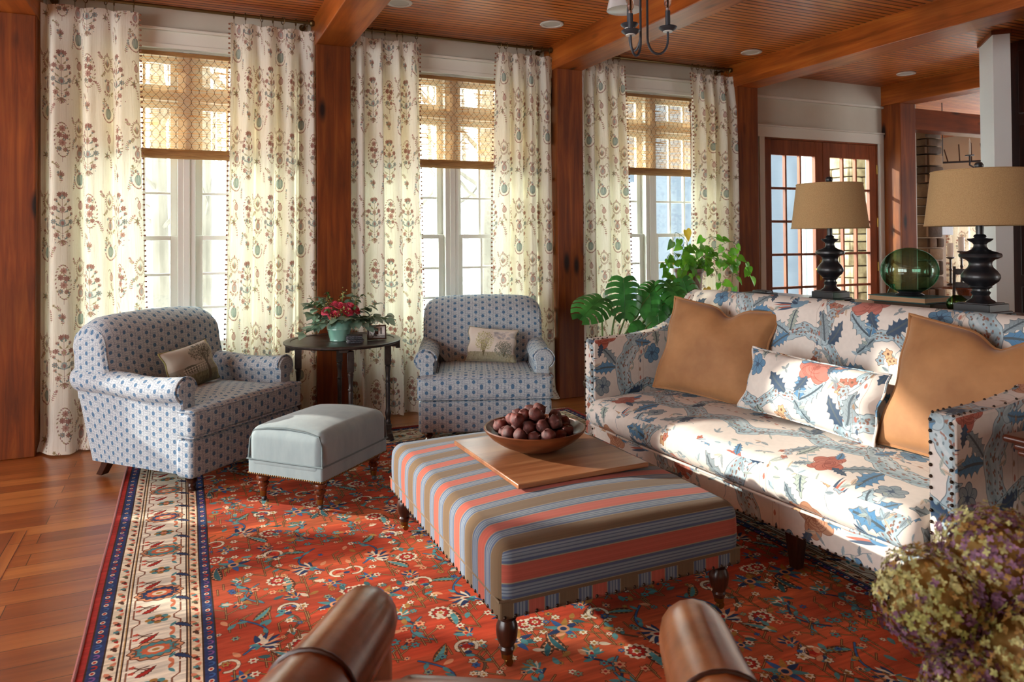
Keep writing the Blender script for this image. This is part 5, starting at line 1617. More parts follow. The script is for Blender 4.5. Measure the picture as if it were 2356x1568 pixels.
# ================================================================== cushions
def cushion(name, label, w, h, t, m, loc, rot, edge=None, edge_r=.006, dent=0, seed=0, flange=0, group=None):
    c = thing(name, label, 'cushion', loc, 0, group)
    c.rotation_euler = rot
    rr = random.Random(seed); p1, p2, p3 = (rr.uniform(0, 6) for _ in range(3))
    def pos(u, v, sd):
        a, b = 2*u-1, 2*v-1
        x = w/2*a*(1-.075*(1-b*b)); z = h/2*b*(1-.075*(1-a*a))
        q = max(0, (1-a*a)*(1-b*b))
        y = sd*t/2*q**.42
        if dent and sd < 0:
            y += .0
        y += .008*sin(5*a+p1)*sin(4*b+p2)*q**.5
        if dent:                                  # soft chop in the top edge
            g = math.exp(-((a-dent*.15)/.20)**2)*max(0, (b-.2)/.8)**1.6
            z -= .10*h*g; y *= 1-.25*g
        x += .006*sin(7*b+p3)*abs(a)
        return (x, y, z+h/2)
    n = 30
    mb = MB()
    mb.grid(n, n, lambda u, v: pos(u, v, -1), (lambda u, v: (u*w, v*h)) if edge != 'print' else (lambda u, v: (u, v)))
    mb.grid(n, n, lambda u, v: pos(1-u, v, 1), (lambda u, v: (u*w, v*h)) if edge != 'print' else (lambda u, v: (.02, .02)))
    mb.build('cover', m, c, sharp=60)
    e = []
    for i in range(n): e.append(pos(i/n, 0, 1))
    for i in range(n): e.append(pos(1, i/n, 1))
    for i in range(n): e.append(pos(1-i/n, 1, 1))
    for i in range(n): e.append(pos(0, 1-i/n, 1))
    MB().tube(e, edge_r, 6, closed=True).build('piping', M['edge_'+name] if 'edge_'+name in M else m, c)
    return c
M['print0'] = fabric('tree print cushion', img_tex('tree print a', paint_cushion_tree(0)), 1, 1, ext='EXTEND')
M['print1'] = fabric('two tree print cushion', img_tex('tree print b', paint_cushion_tree(1)), 1, 1, ext='EXTEND')
# in the left armchair: leaning on its back
def in_chair(o, y, tilt, x=0.0, z=.47, tw=0.0):
    """place in a chair's own space: (chair loc, rz)"""
    return o
def chair_place(loc, rz, x, y, z):
    return (loc[0]+x*cos(rz)-y*sin(rz), loc[1]+x*sin(rz)+y*cos(rz), z)
cl, ca = (.071, 4.96), radians(42.8)
cushion('throw_pillow', 'brown printed tree cushion in the left armchair', .40, .27, .12, M['print0'], chair_place(cl, ca, .02, .015, .485), (radians(-20), radians(-6), ca+.08), edge='print', edge_r=.004, seed=1)
cl, ca = (1.995, 4.955), radians(-20.7)
cushion('throw_pillow', 'pale printed cushion with two trees in the right armchair', .37, .26, .12, M['print1'], chair_place(cl, ca, .05, .02, .485), (radians(-20), radians(5), ca-.05), edge='print', edge_r=.004, seed=2)

# ================================================================== grey blue ottoman
def blue_ottoman():
    o = thing('velvet_ottoman', 'grey blue velvet ottoman on castors in front of the left armchair', 'ottoman', (.684, 4.125, .012), radians(43.5))
    W_, L_ = .605, .475      # along local x (to the right face), local y
    def band(x, y, z): return (x, y, z)
    MB().rbox((0, 0, .197), (W_, L_, .085), .012, 3, 6).build('border_band', M['velvet'], o)
    def crown(x, y, z):
        if z > 0:
            z += .035*max(0, 1-(x/(W_/2))**4)*max(0, 1-(y/(L_/2))**2)
        return (x*(1+.012*cos(z*12)), y*(1+.012*cos(z*12)), z)
    MB().rbox((0, 0, .290), (W_, L_, .222), .05, 5, 8, fn=crown).build('cushion_top', M['velvet'], o)
    pp = MB()
    def ring(z, g=0.0):
        a, b = W_/2+g, L_/2+g
        return [(-a, -b, z), (0, -b, z), (a, -b, z), (a, 0, z), (a, b, z), (0, b, z), (-a, b, z), (-a, 0, z)]
    pp.tube(ring(.238, .002), .005, 6, closed=True)
    # end seams curved over the crown, on both narrow ends
    for sx in (-1, 1):
        pts = [(sx*(W_/2-.004), -L_/2+.002, .24), (sx*(W_/2-.010), -L_/2+.008, .34), (sx*(W_/2-.016), -L_/2+.03, .385), (sx*(W_/2-.018), -L_/4, .402), (sx*(W_/2-.018), 0, .410), (sx*(W_/2-.018), L_/4, .402), (sx*(W_/2-.016), L_/2-.03, .385), (sx*(W_/2-.010), L_/2-.008, .34), (sx*(W_/2-.004), L_/2-.002, .24)]
        pp.tube(pts, .0055, 6)
    pp.build('piping', M['pipe'], o)
    nl = MB()
    for a0, a1, n in (((-W_/2, -L_/2), (W_/2, -L_/2), 44), ((W_/2, -L_/2), (W_/2, L_/2), 34), ((W_/2, L_/2), (-W_/2, L_/2), 44), ((-W_/2, L_/2), (-W_/2, -L_/2), 34)):
        for i in range(n):
            t = (i+.5)/n
            nl.sphere((a0[0]+(a1[0]-a0[0])*t, a0[1]+(a1[1]-a0[1])*t, .163), .0052, 8, 6)
    nl.build('nailhead_trim', M['brassnail'], o)['kind'] = 'stuff'
    for sx in (-1, 1):
        for sy in (-1, 1):
            x, y = sx*(W_/2-.055), sy*(L_/2-.055)
            lg = MB().lathe([(.017, .055), (.022, .075), (.020, .082), (.028, .092), (.030, .102), (.022, .110), (.034, .120), (.037, .130), (.034, .140), (.024, .146), (.036, .152), (.036, .165)], 20, c=(x, y, 0)).build('leg', M['castorwood'], o)
            MB().lathe([(.012, .030), (.0165, .034), (.019, .070), (.019, .078), (.0, .078)], 16, c=(x, y, 0)).build('brass_cup', M['brass'], lg)
            MB().lathe([(.0, -.006), (.013, -.006), (.014, 0), (.013, .006), (0, .006)], 16, M=Matrix.Translation((x+.008, y, .0145)) @ Matrix.Rotation(pi/2, 4, 'X') ).box(x-.003, y-.009, .015, x+.010, y+.009, .034).build('castor', M['iron'], lg)
    return o
M['brassnail'] = mat('brass nailhead', '#7a5a30', .35, .9)
blue_ottoman()

# ================================================================== striped ottoman
def striped_ottoman():
    cx, cy = 1.385, 2.785
    o = thing('striped_ottoman', 'large blanket striped ottoman with turned legs in the middle of the rug', 'ottoman', (cx, cy, .012))
    W_, L_ = .965, 1.33
    def uvf_top(a, sg, x, y, z):
        if a == 1:                     # ends: the stripe runs on round the edge
            return (x, y+sg*(.11-z)+.19)
        return (x, y+.19)
    def crown(x, y, z):
        if z > 0:
            z += .030*max(0, 1-(x/(W_/2))**2)*max(0, 1-(y/(L_/2))**4)
        k = 1+.012*cos(z*14)
        return (x*k, y*k, z)
    MB().rbox((0, 0, .302), (W_, L_, .218), .05, 5, 10, fn=crown, uvf=uvf_top).build('cushion_top', M['stripe'], o)
    def uvf_band(a, sg, x, y, z):
        if a == 1: return (z, x+.03)
        return (x, y+.19)
    MB().rbox((0, 0, .213), (W_+.006, L_+.006, .062), .010, 3, 6, uvf=uvf_band).build('border_band', M['stripe'], o)
    pp = MB(); a, b = W_/2+.003, L_/2+.003
    pp.tube([(-a, -b, .244), (a, -b, .244), (a, b, .244), (-a, b, .244)], .004, 6, closed=True)
    pp.build('seam', mat('tan seam', '#6d5a44', .95), o)
    nl = MB()
    for p0, p1, n in (((-a, -b), (a, -b), 26), ((a, -b), (a, b), 36), ((a, b), (-a, b), 26), ((-a, b), (-a, -b), 36)):
        for i in range(n):
            t = (i+.5)/n
            nl.sphere((p0[0]+(p1[0]-p0[0])*t, p0[1]+(p1[1]-p0[1])*t, .192), .0062, 8, 6)
    nl.build('nailhead_trim', M['nail'], o)['kind'] = 'stuff'
    # tufting dimples along the long side, as short seams
    for sx in (-1, 1):
        for sy in (-1, 1):
            x, y = sx*(W_/2-.05), sy*(L_/2-.06)
            lg = MB().lathe([(.020, .046), (.023, .056), (.026, .062), (.022, .070), (.030, .085), (.034, .10), (.036, .12), (.035, .135), (.029, .15), (.027, .155), (.033, .160), (.028, .166), (.034, .172), (.038, .185), (.038, .20)], 22, c=(x, y, 0)).build('leg', M['darkwood'], o)
            MB().lathe([(.013, .026), (.018, .030), (.021, .055), (.0, .055)], 16, c=(x, y, 0)).build('brass_cup', M['brass'], lg)
            MB().lathe([(.0, -.007), (.013, -.007), (.014, 0), (.013, .007), (0, .007)], 16, M=Matrix.Translation((x+.006, y, .0145)) @ Matrix.Rotation(pi/2, 4, 'X')).box(x-.004, y-.010, .015, x+.010, y+.010, .030).build('castor', M['brass'], lg)
striped_ottoman()
TOPZ = .012+.440
M['board'] = wood('breadboard', '#5a2f1a', '#8c5a3a', '#b08058', 'x', .35, coat=.25, knots=False, scale=.6)
bd = MB().box(-.30, -.335, 0, .30, .335, .020).build('serving_board', M['board'], bevel=.004)
bd.location = (1.435, 2.845, TOPZ+.001); bd.rotation_euler = (0, 0, radians(1.5))
tag(bd, 'flat wooden board lying on the striped ottoman under the bowl', 'board')
BZ = TOPZ+.022
M['bowlwood'] = mottled('turned bowl wood', '#4a2411', '#6d3a1c', 6, .35, (1, 1, 4), coat=.25)
bw = thing('wooden_bowl', 'turned wooden bowl full of dried fruit on the board', 'bowl', (1.40, 2.885, BZ))
MB().lathe([(r, z*.80) for r, z in [(.0, 0), (.075, 0), (.10, .010), (.15, .038), (.19, .070), (.217, .105), (.224, .122), (.221, .127), (.214, .125), (.205, .105), (.18, .075), (.14, .046), (.09, .022), (.0, .016)]], 56).build('bowl_body', M['bowlwood'], bw)
M['fruit'] = mottled('dried fruit skin', '#3c1b18', '#67322b', 26, .68, detail=3, bump=.5)
def _vary(m):
    N, L = m.node_tree.nodes, m.node_tree.links
    b = N['Principled BSDF']; src = b.inputs['Base Color'].links[0].from_socket
    oi = N.new('ShaderNodeObjectInfo'); hs = N.new('ShaderNodeHueSaturation'); mr = N.new('ShaderNodeMapRange')
    mr.inputs[3].default_value = .75; mr.inputs[4].default_value = 1.45
    L.new(oi.outputs['Random'], mr.inputs[0]); L.new(mr.outputs[0], hs.inputs['Value']); L.new(src, hs.inputs['Color']); L.new(hs.outputs[0], b.inputs['Base Color'])
_vary(M['fruit'])
def fruit_proto():
    rr = random.Random(1)
    mb = MB()
    rings = []
    r = .0305; nu, nv = 18, 14
    for i in range(nv+1):
        th = min(max(pi*i/nv, .03), pi-.03)
        ring = []
        for j in range(nu):
            ph = 2*pi*j/nu
            q = r*(1+.07*sin(3*ph+i*.5)+.06*sin(5*ph-2*th)+.03*sin(8*ph+3*th))*(1-.10*max(0, -cos(th))*0-.16*max(0, -cos(pi-th)))
            zz = -cos(th)*r*.92
            if i >= nv-1: zz = r*.92+(.010 if i == nv else .003)
            sq = .35 if i == nv-1 else 1
            ring.append((q*sin(th)*cos(ph)*(sq if i == nv-1 else 1), q*sin(th)*sin(ph)*(sq if i == nv-1 else 1), zz))
        rings.append(ring)
    mb.loft(rings)
    return mb.build('dried_fruit', M['fruit'], sharp=70)
fp = fruit_proto()
def fruits():
    rr = random.Random(12)
    rg = np.random.RandomState(5)
    n, r0 = 46, .0318                         # settle round fruit into the bowl
    P = np.column_stack([rg.uniform(-.11, .11, n), rg.uniform(-.11, .11, n), rg.uniform(.06, .30, n)])
    sc = rg.uniform(.90, 1.08, n); RR = r0*sc
    cz, RB = .301, .289
    for it in range(900):
        P[:, 2] -= .0012*(1-it/900)+.0002
        P[:, :2] *= .9985
        for q in range(3):
            D = P[:, None]-P[None]; L = np.linalg.norm(D, axis=2)+np.eye(n)
            ov = np.clip(RR[:, None]+RR[None]-L, 0, None); np.fill_diagonal(ov, 0)
            P += (D/L[..., None]*ov[..., None]).sum(1)*.35
            V = P-np.array([0, 0, cz]); d = np.linalg.norm(V, axis=1); lim = RB-RR
            m_ = (d > lim) & (P[:, 2] < .12); P[m_] = np.array([0, 0, cz])+V[m_]/d[m_, None]*lim[m_, None]
            h = np.hypot(P[:, 0], P[:, 1]); lim2 = .214-RR; m2 = h > lim2; P[m2, :2] *= (lim2[m2]/h[m2])[:, None]
    order = np.argsort(P[:, 2])
    pts = [(P[i, 0], P[i, 1], P[i, 2], sc[i]) for i in order]
    for k, (x, y, z, s) in enumerate(pts):
        o = fp if k == 0 else fp.copy()
        if k: COL.objects.link(o)
        o.location = (1.40+x, 2.885+y, BZ+z)
        o.scale = (s, s, s*rr.uniform(.9, 1.05))
        o.rotation_euler = (rr.uniform(-1.2, 1.2), rr.uniform(-1.2, 1.2), rr.uniform(0, 6.28))
        if k == len(pts)-1:
            o.rotation_euler = (.1, .2, 0)
            tag(o, 'topmost dark red fruit on the heap in the wooden bowl', 'fruit', 'dried fruit in the bowl')
        else:
            tag(o, 'wrinkled dark red fruit heaped in the wooden bowl below the topmost one', 'fruit', 'dried fruit in the bowl')
fruits()
# ================================================================== sofa (local x = depth from the front, y along its length)
SO = (2.255, 2.71, 0.0); SA = radians(3.4)
def sofa():
    s = thing('sofa', 'long floral linen sofa with nailhead trim along the right side', 'sofa', (SO[0], SO[1], .012), SA)
    C = M['chintz']; HL = 1.11
    # rail / seat box
    MB().rbox((.43, 0, .225), (.86, 2*HL-.02, .15), .02, 3, 10).build('seat_rail', C, s)
    # one long bench cushion, full and rounded in front
    def cush(x, y, z):
        cr = .045*max(0, 1-((x)/.42)**2)*max(0, 1-(y/1.02)**6)
        puff = .03*(1-(z/.1)**2) if x < -.2 else 0
        wav = .006*sin(y*9)+.004*sin(y*23+x*9)
        return (x-puff, y, z+(cr+wav if z > 0 else wav*.4))
    MB().rbox((.33, 0, .362), (.75, 2*HL-.20, .155), .065, 5, 22, fn=cush).build('bench_cushion', C, s)
    pp = MB().tube([(-.042, -HL+.13, .30), (-.055, -.5, .297), (-.055, 0, .296), (-.055, .5, .297), (-.042, HL-.13, .30)], .006, 6)
    pp.build('piping', C, s)
    # arms: flat sided, top sweeping up to the back
    for sy in (-1, 1):
        y0, y1 = sy*HL, sy*(HL-.095)
        prof = [(0.0, .17), (0.0, .765), (.012, .785), (.10, .788), (.30, .792), (.50, .815), (.62, .86), (.72, .94), (.79, 1.02), (.85, 1.045), (.90, 1.03), (.91, .17)]
        o = MB().extr(prof, 'y', min(y0, y1), max(y0, y1)).build('arm', C, s, bevel=.012)
        nl = MB()
        for k in range(16):
            z = .185+k*.0385
            for yy in (y0-sy*.012, y1+sy*.012): nl.sphere((-.003, yy, z), .0062, 8, 6)
        for k in range(27):
            t = k/26
            # along the outer and inner top edges
            i = t*9.0; j = int(min(i, 8)); f = i-j
            q = prof[2:12]
            p = (q[j][0]+(q[j+1][0]-q[j][0])*f, q[j][1]+(q[j+1][1]-q[j][1])*f) if j < 9 else q[9]
            if p[1] < .7: continue
            for yy in (y0-sy*.012, y1+sy*.012): nl.sphere((p[0], yy, p[1]+.001), .005, 8, 6)
        part_label(nl.build('nailhead_trim', M['nail'], s), 'dark nailheads')['kind'] = 'stuff'
    # back
    prof = [(.66, .36), (.70, .55), (.735, .75), (.755, .90), (.765, .985), (.785, 1.03), (.82, 1.046), (.86, 1.042), (.89, 1.015), (.905, .94), (.91, .17), (.66, .17)]
    rings = []
    for y in np.linspace(-HL+.09, HL-.09, 30):
        e = min(1, (HL-.09-abs(y))/.10)
        rings.append([(x-(.018*e if z > .4 and x < .77 else 0), y, z+(.010*e if z > .9 else 0)) for x, z in prof])
    MB().loft(rings).build('backrest', C, s)
    nl = MB()
    for k in range(56):
        nl.sphere((-.001+.0, -HL+.10+k*(2*HL-.2)/55, .162), .0052, 8, 6)
    part_label(nl.build('nailhead_trim', M['nail'], s), 'dark nailheads along the bottom rail')['kind'] = 'stuff'
    for x in (.06, .84):
        for y in (-1.03, -.40, .40, 1.03):
            MB().loft([[(x+dx*w, y+dy*w, z) for dx, dy in ((-1, -1), (1, -1), (1, 1), (-1, 1))] for z, w in ((0, .020), (.155, .033))]).build('leg', M['darkwood'], s, bevel=.003)
sofa()
def sofa_pt(x, y, z):
    return (SO[0]+x*cos(SA)-y*sin(SA), SO[1]+x*sin(SA)+y*cos(SA), z)
FZ = -pi/2+SA            # cushion front (-y) turned to face -X
cushion('velvet_cushion', 'tan velvet cushion at the far end of the sofa near the plants', .66, .56, .20, M['tanvelvet'], sofa_pt(.46, .60, .480), (radians(-20), radians(5), FZ+.34), edge=None, edge_r=.008, dent=1, seed=3)
cushion('velvet_cushion', 'tan velvet cushion at the near end of the sofa by the nailhead arm', .68, .58, .20, M['tanvelvet'], sofa_pt(.47, -.83, .475), (radians(-20), radians(6), FZ+.10), edge=None, edge_r=.008, dent=.7, seed=4)
cushion('lumbar_cushion', 'long floral cushion between the two tan velvet cushions', .76, .315, .16, M['chintz2'], sofa_pt(.37, -.16, .515), (radians(-20), radians(2), FZ+.04), edge=None, edge_r=.006, seed=5)

# ================================================================== console table with lamps
CZ = 1.030
cn = thing('console_table', 'tall wood console table behind the sofa carrying the lamps', 'table', (3.40, 2.72, 0), radians(2))
M['console'] = wood('console wood', '#4a2512', '#7d4a2a', '#a06a44', 'y', .35, coat=.2, knots=False)
MB().box(-.17, -1.10, CZ-.03, .20, 1.10, CZ).build('tabletop', M['console'], cn, bevel=.004)
MB().box(-.14, -1.04, CZ-.13, .17, 1.04, CZ-.03).build('apron', M['console'], cn, bevel=.003)
for x in (-.12, .15):
    for y in (-1.02, 1.02):
        MB().box(x-.025, y-.025, 0, x+.025, y+.025, CZ-.03).build('leg', M['console'], cn, bevel=.003)
MB().box(-.14, -1.0, .18, .17, 1.0, .205).build('shelf', M['console'], cn, bevel=.003)
def lamp(label, loc, rz, sb, st, sc):
    t = thing('table_lamp', label, 'lamp', loc, rz, group='burlap shaded lamps')
    b = MB()
    b.box(-.072*sc, -.072*sc, .012, .072*sc, .072*sc, .055).box(-.082*sc, -.082*sc, .010, .082*sc, .082*sc, .022)
    b.box(-.062*sc, -.062*sc, .052, .062*sc, .062*sc, .060)
    for sx in (-1, 1):
        for sy in (-1, 1):
            b.box(sx*.090*sc, sy*.090*sc, 0, sx*.050*sc, sy*.050*sc, .013)
    b.build('base', M['black'], t, bevel=.003)
    prof = [(.055, .058), (.050, .066), (.036, .076), (.030, .092), (.034, .100), (.036, .106), (.030, .112), (.030, .120), (.036, .126), (.042, .130), (.040, .134), (.048, .142), (.064, .156), (.071, .172), (.070, .186), (.060, .204), (.046, .220), (.041, .234), (.043, .246), (.052, .256), (.066, .262), (.076, .268), (.078, .276), (.075, .284), (.062, .290), (.044, .296), (.030, .304), (.024, .316), (.023, .326), (.028, .334), (.040, .342), (.047, .350), (.046, .353), (.030, .354), (.020, .358), (.024, .364), (.020, .370), (.0145, .374), (.0145, .470), (.0, .470)]
    MB().lathe([(r*sc, z) for r, z in prof], 40).build('turned_body', M['black'], t)
    z0, z1 = .415, .665
    sh = MB().lathe([(sb, z0), (st, z1), (st-.004, z1), (sb-.004, z0), (sb, z0)], 64)
    s = sh.build('lamp_shade', M['burlap'], t, sharp=60)
    rg = MB()
    for r, z in ((sb, z0), (st, z1)):
        rg.tube([(r*cos(2*pi*k/48), r*sin(2*pi*k/48), z) for k in range(48)], .0035, 6, closed=True)
    rg.build('shade_edge', M['burlap'], s)
    hp = MB().tube([(0, 0, .465), (.035, 0, .50), (.045, 0, .55), (.03, 0, .62), (0, 0, .662)], .0025, 6).tube([(0, 0, .465), (-.035, 0, .50), (-.045, 0, .55), (-.03, 0, .62), (0, 0, .662)], .0025, 6)
    for k in range(3):
        a = k*2*pi/3; hp.tube([(0, 0, z1-.004), (st*cos(a), st*sin(a), z1-.004)], .002, 5)
    hp.build('harp', M['iron'], t)
    MB().sphere((0, 0, .585), (.028, .028, .038), 14, 10).lathe([(.014, .47), (.014, .55), (0, .55)], 12).build('bulb', mat('white bulb', '#e5e2da', .4), t)
    MB().lathe([(.004, .660), (.008, .668), (.018, .682), (.020, .694), (.014, .706), (.0, .710)], 16).build('finial', M['black'], t)
lamp('burlap shaded black lamp in front of the glass doors', (3.36, 3.045, CZ), radians(4), .206, .176, 1.0)
lamp('burlap shaded black lamp at the near end of the console by the white column', (3.36, 2.185, CZ), radians(4), .226, .196, 1.12)
# two stacked books, glass float on its stand, small glass
def book(label, loc, rz, w, l, t, cover, page):
    b = thing('book', label, 'book', loc, rz)
    cv = MB().box(-w/2, -l/2, 0, w/2, l/2, .004).box(-w/2, -l/2, t-.004, w/2, l/2, t).box(w/2-.004, -l/2, 0, w/2, l/2, t)
    cv.build('cover', cover, b, bevel=.001)
    MB().box(-w/2+.006, -l/2+.006, .004, w/2-.005, l/2-.006, t-.004).build('pages', page, b)
pg = mottled('old page edges', '#8a6a4e', '#b08c68', 3, .9, (1, 1, 200))
pg2 = mottled('dark page edges', '#3a2c22', '#57432f', 3, .9, (1, 1, 200))
book('lower dark book of the stack under the green glass globe', (3.43, 2.575, CZ), radians(2), .22, .32, .030, mat('dark book cloth', '#1d2320', .7), pg2)
book('upper teal covered book of the stack under the green glass globe', (3.42, 2.60, CZ+.0305), radians(5), .22, .31, .030, mat('teal book cloth', '#2b5350', .7), pg)
gs = MB().lathe([(.065, 0), (.068, .004), (.060, .010), (.050, .013), (.060, .022), (.062, .026), (.052, .022), (.02, .012), (.0, .012)], 32).build('globe_stand', M['black'])
gs.location = (3.41, 2.585, CZ+.061); tag(gs, 'low black ring stand under the green glass globe', 'stand')
gl = MB()
rings = []
gl.sphere((0, 0, 0), (.135, .135, .118), 48, 30)
go = gl.build('glass_globe', M['greenglass'], sharp=80)
go.location = (3.41, 2.585, CZ+.061+.020+.108)
tag(go, 'large green blown glass globe on the stacked books', 'glass globe')
g2 = thing('glass_vase', 'small pale green round glass vase beside the right lamp base', 'vase', (3.40, 2.325, CZ))
vb = MB().lathe([(.012, .0), (.024, .002), (.040, .018), (.046, .038), (.040, .060), (.022, .074), (.016, .078), (.018, .080), (.024, .0745), (.042, .060), (.048, .038), (.042, .017), (.025, .0), (.0, .0)], 32).build('glass_body', M['paleglass'], g2)
sf = MB()
for k in range(5):
    a = k*2*pi/5
    sf.loft([[( .03*t*cos(a)+q[0]*(1-t), .03*t*sin(a)+q[1]*(1-t), q[2]+.006) for q in ((.006*cos(a+1.57), .006*sin(a+1.57), -.004), (-.006*cos(a+1.57), -.006*sin(a+1.57), -.004), (0, 0, .006))] for t in (0, .5, .97)])
so_ = sf.build('dried_starfish', mat('rust starfish', '#6a3322', .8)); so_.location = (3.30, 2.300, CZ+.004); so_.scale = (1.3, 1.3, 1.3)
tag(so_, 'small rust coloured starfish lying by the right lamp base', 'starfish')
bt = MB().lathe([(.0, 0), (.03, 0), (.032, .04), (.02, .075), (.012, .09), (.014, .105), (.0, .105)], 24).build('glass_bottle', M['greenglass'])
bt.location = (3.53, 2.78, CZ); tag(bt, 'little green glass bottle behind the left end of the books', 'bottle')
tr = MB().box(-.045, -.085, 0, .045, .085, .012).rbox((0, 0, .016), (.07, .12, .02), .008).build('black_tray', M['black'], bevel=.003)
tr.location = (3.38, 3.60, CZ); tag(tr, 'low black box at the far end of the console', 'box')

# ================================================================== round gateleg table and what stands on it
TX, TY, TZ = 1.005, 5.13, .69
gt = thing('gateleg_table', 'dark round topped gateleg table between the two armchairs', 'table', (TX, TY, .012), radians(-10))
mb = MB().lathe([(.0, TZ-.022), (.385, TZ-.022), (.398, TZ-.014), (.40, TZ-.004), (.394, TZ), (.355, TZ), (.350, TZ-.004), (.0, TZ-.004)], 72)
mb.build('tabletop', M['ebony'], gt)
mb = MB().box(-.36, -.022, TZ-.055, .36, .022, TZ-.022).box(-.03, -.31, TZ-.05, .03, .31, TZ-.022)
mb.build('rail', M['ebony'], gt, bevel=.003)
LEGP = [(.024, 0), (.024, .05), (.018, .056), (.022, .064), (.017, .075), (.015, .09), (.019, .11), (.022, .13), (.017, .15), (.014, .17), (.014, .26), (.017, .33), (.014, .345), (.020, .352), (.014, .36), (.014, .40), (.018, .44), (.020, .455), (.015, .462), (.022, .47), (.022, .478)]
for x, y in ((-.30, .0), (.31, .0), (.045, -.24), (-.02, .22)):
    z0 = .03
    leg = MB().lathe([(r, z+z0) for r, z in LEGP], 16, c=(x, y, 0)).box(x-.022, y-.022, z0+.475, x+.022, y+.022, TZ-.05)
    leg.box(x-.023, y-.023, z0-.03, x+.023, y+.023, z0+.05)
    leg.build('leg', M['ebony'], gt, bevel=.002)
for x in (-.30, .31):
    MB().extr([(x-.028, 0), (x+.028, 0), (x+.028, .02), (x+.018, .045), (x-.018, .045), (x-.028, .02)], 'y', -.13, .13).build('trestle_foot', M['ebony'], gt, bevel=.004)
MB().box(-.30, -.015, .075, .31, .015, .105).box(-.012, -.24, .080, .020, .22, .100).build('stretcher', M['ebony'], gt, bevel=.003)
for x in (-.34, .35):
    MB().box(x-.045, -.02, TZ-.062, x+.045, .02, TZ-.024).box(x-.03*(1 if x < 0 else -1)-.015, -.02, TZ-.075, x-.03*(1 if x < 0 else -1)+.015, .02, TZ-.05).build('bracket', M['ebony'], gt, bevel=.004)
def leafmesh(mb, p, d, up, L_, W_, curl=.2, n=4):
    """a single leaf blade: starts at p, runs along d"""
    d = Vector(d).normalized(); up = Vector(up)
    sd = d.cross(up)
    if sd.length < 1e-4: sd = d.orthogonal()
    sd.normalize(); nn = sd.cross(d).normalized()
    V, F = [], []
    for i in range(n+1):
        t = i/n
        w = W_*sin(pi*min(1, .06+.94*t)**.75)**.9 if t < 1 else .0
        c = Vector(p)+d*L_*t-nn*curl*L_*t*t
        V += [tuple(c-sd*w+nn*.12*w), tuple(c-nn*.02*w), tuple(c+sd*w+nn*.12*w)]
    for i in range(n):
        a = i*3
        F += [(a, a+1, a+4, a+3), (a+1, a+2, a+5, a+4)]
    mb.add(V, F)
def leafmat(name, c1, c2, tr=.35, rough=.4, hue=None):
    m = mottled(name, c1, c2, 8, rough)
    N, L = m.node_tree.nodes, m.node_tree.links
    b = N['Principled BSDF']
    geo = N.new('ShaderNodeNewGeometry')
    t = N.new('ShaderNodeBsdfTranslucent'); mx = N.new('ShaderNodeMixShader'); mx.inputs[0].default_value = tr
    src = b.inputs['Base Color'].links[0].from_socket
    hs = N.new('ShaderNodeHueSaturation'); 
    mr = N.new('ShaderNodeMapRange'); mr.inputs[3].default_value = .6; mr.inputs[4].default_value = 1.35
    L.new(geo.outputs['Random Per Island'], mr.inputs[0]); L.new(mr.outputs[0], hs.inputs['Value'])
    L.new(src, hs.inputs['Color']); L.new(hs.outputs[0], b.inputs['Base Color']); L.new(hs.outputs[0], t.inputs['Color'])
    L.new(b.outputs[0], mx.inputs[1]); L.new(t.outputs[0], mx.inputs[2]); L.new(mx.outputs[0], N['Material Output'].inputs['Surface'])
    return m
M['eucal'] = leafmat('eucalyptus leaf', '#66856f', '#8ea794', .3)
M['eucal2'] = leafmat('dark rose leaf', '#3a5a34', '#55763f', .3)
M['petal'] = leafmat('pink red petal', '#d23258', '#f07590', .3, .6)
M['berry'] = mat('olive seed', '#8d8648', .7)
M['stem'] = mat('green stem', '#58743a', .6)
M['celadon'] = mottled('celadon glaze', '#6fa394', '#86b5a6', 5, .18, coat=.5)
fa = thing('flower_arrangement', 'pink roses and eucalyptus in a green glazed pot on the round table', 'flowers', (.975, 5.10, TZ+.009))
MB().lathe([(.0, 0), (.062, 0), (.066, .004), (.064, .012), (.070, .030), (.080, .075), (.084, .082), (.083, .088), (.090, .118), (.094, .138), (.096, .142), (.092, .143), (.086, .12), (.0, .11)], 40).build('pot', M['celadon'], fa)
rr = random.Random(31)
def rose(c, r, tilt):
    mb = MB(); c = Vector(c)
    q = Vector(tilt).normalized()
    base = q.to_track_quat('Z', 'Y').to_matrix()
    for ring_, (rad, n, op, ht) in enumerate(((.18, 3, .15, .95), (.42, 4, .35, .9), (.68, 5, .6, .78), (.95, 6, .95, .55))):
        for k in range(n):
            a = 2*pi*k/n+ring_*.6
            V, F = [], []
            for i in range(4):
                for j in range(4):
                    u, v = (j/3-.5), i/3
                    aa = a+u*2*pi/n*1.35
                    R_ = r*(rad*(.35+.65*v**.7)+(op*.25*v*v))*(1+.06*sin(8*u))
                    z = r*(ht*v*1.2-.45)-r*.28*op*v**3-r*.35*v*(2*u)**2*.4
                    p = c+base @ Vector((R_*cos(aa), R_*sin(aa), z))
                    V.append(tuple(p))
            for i in range(3):
                for j in range(3):
                    s_ = i*4+j; F.append((s_, s_+1, s_+5, s_+4))
            mb.add(V, F)
    return mb
for (x, y, z, r) in ((-.095, -.05, .215, .035), (-.055, -.10, .19, .037), (.0, -.02, .245, .036), (.065, -.05, .235, .042), (.10, -.045, .215, .040), (.045, -.09, .205, .034), (-.02, .05, .25, .033)):
    rose((x, y, z), r, (x, y-.05, .16)).build('rose', M['petal'], fa, sharp=80)
mb = MB(); sm = MB(); mb2 = MB(); be = MB()
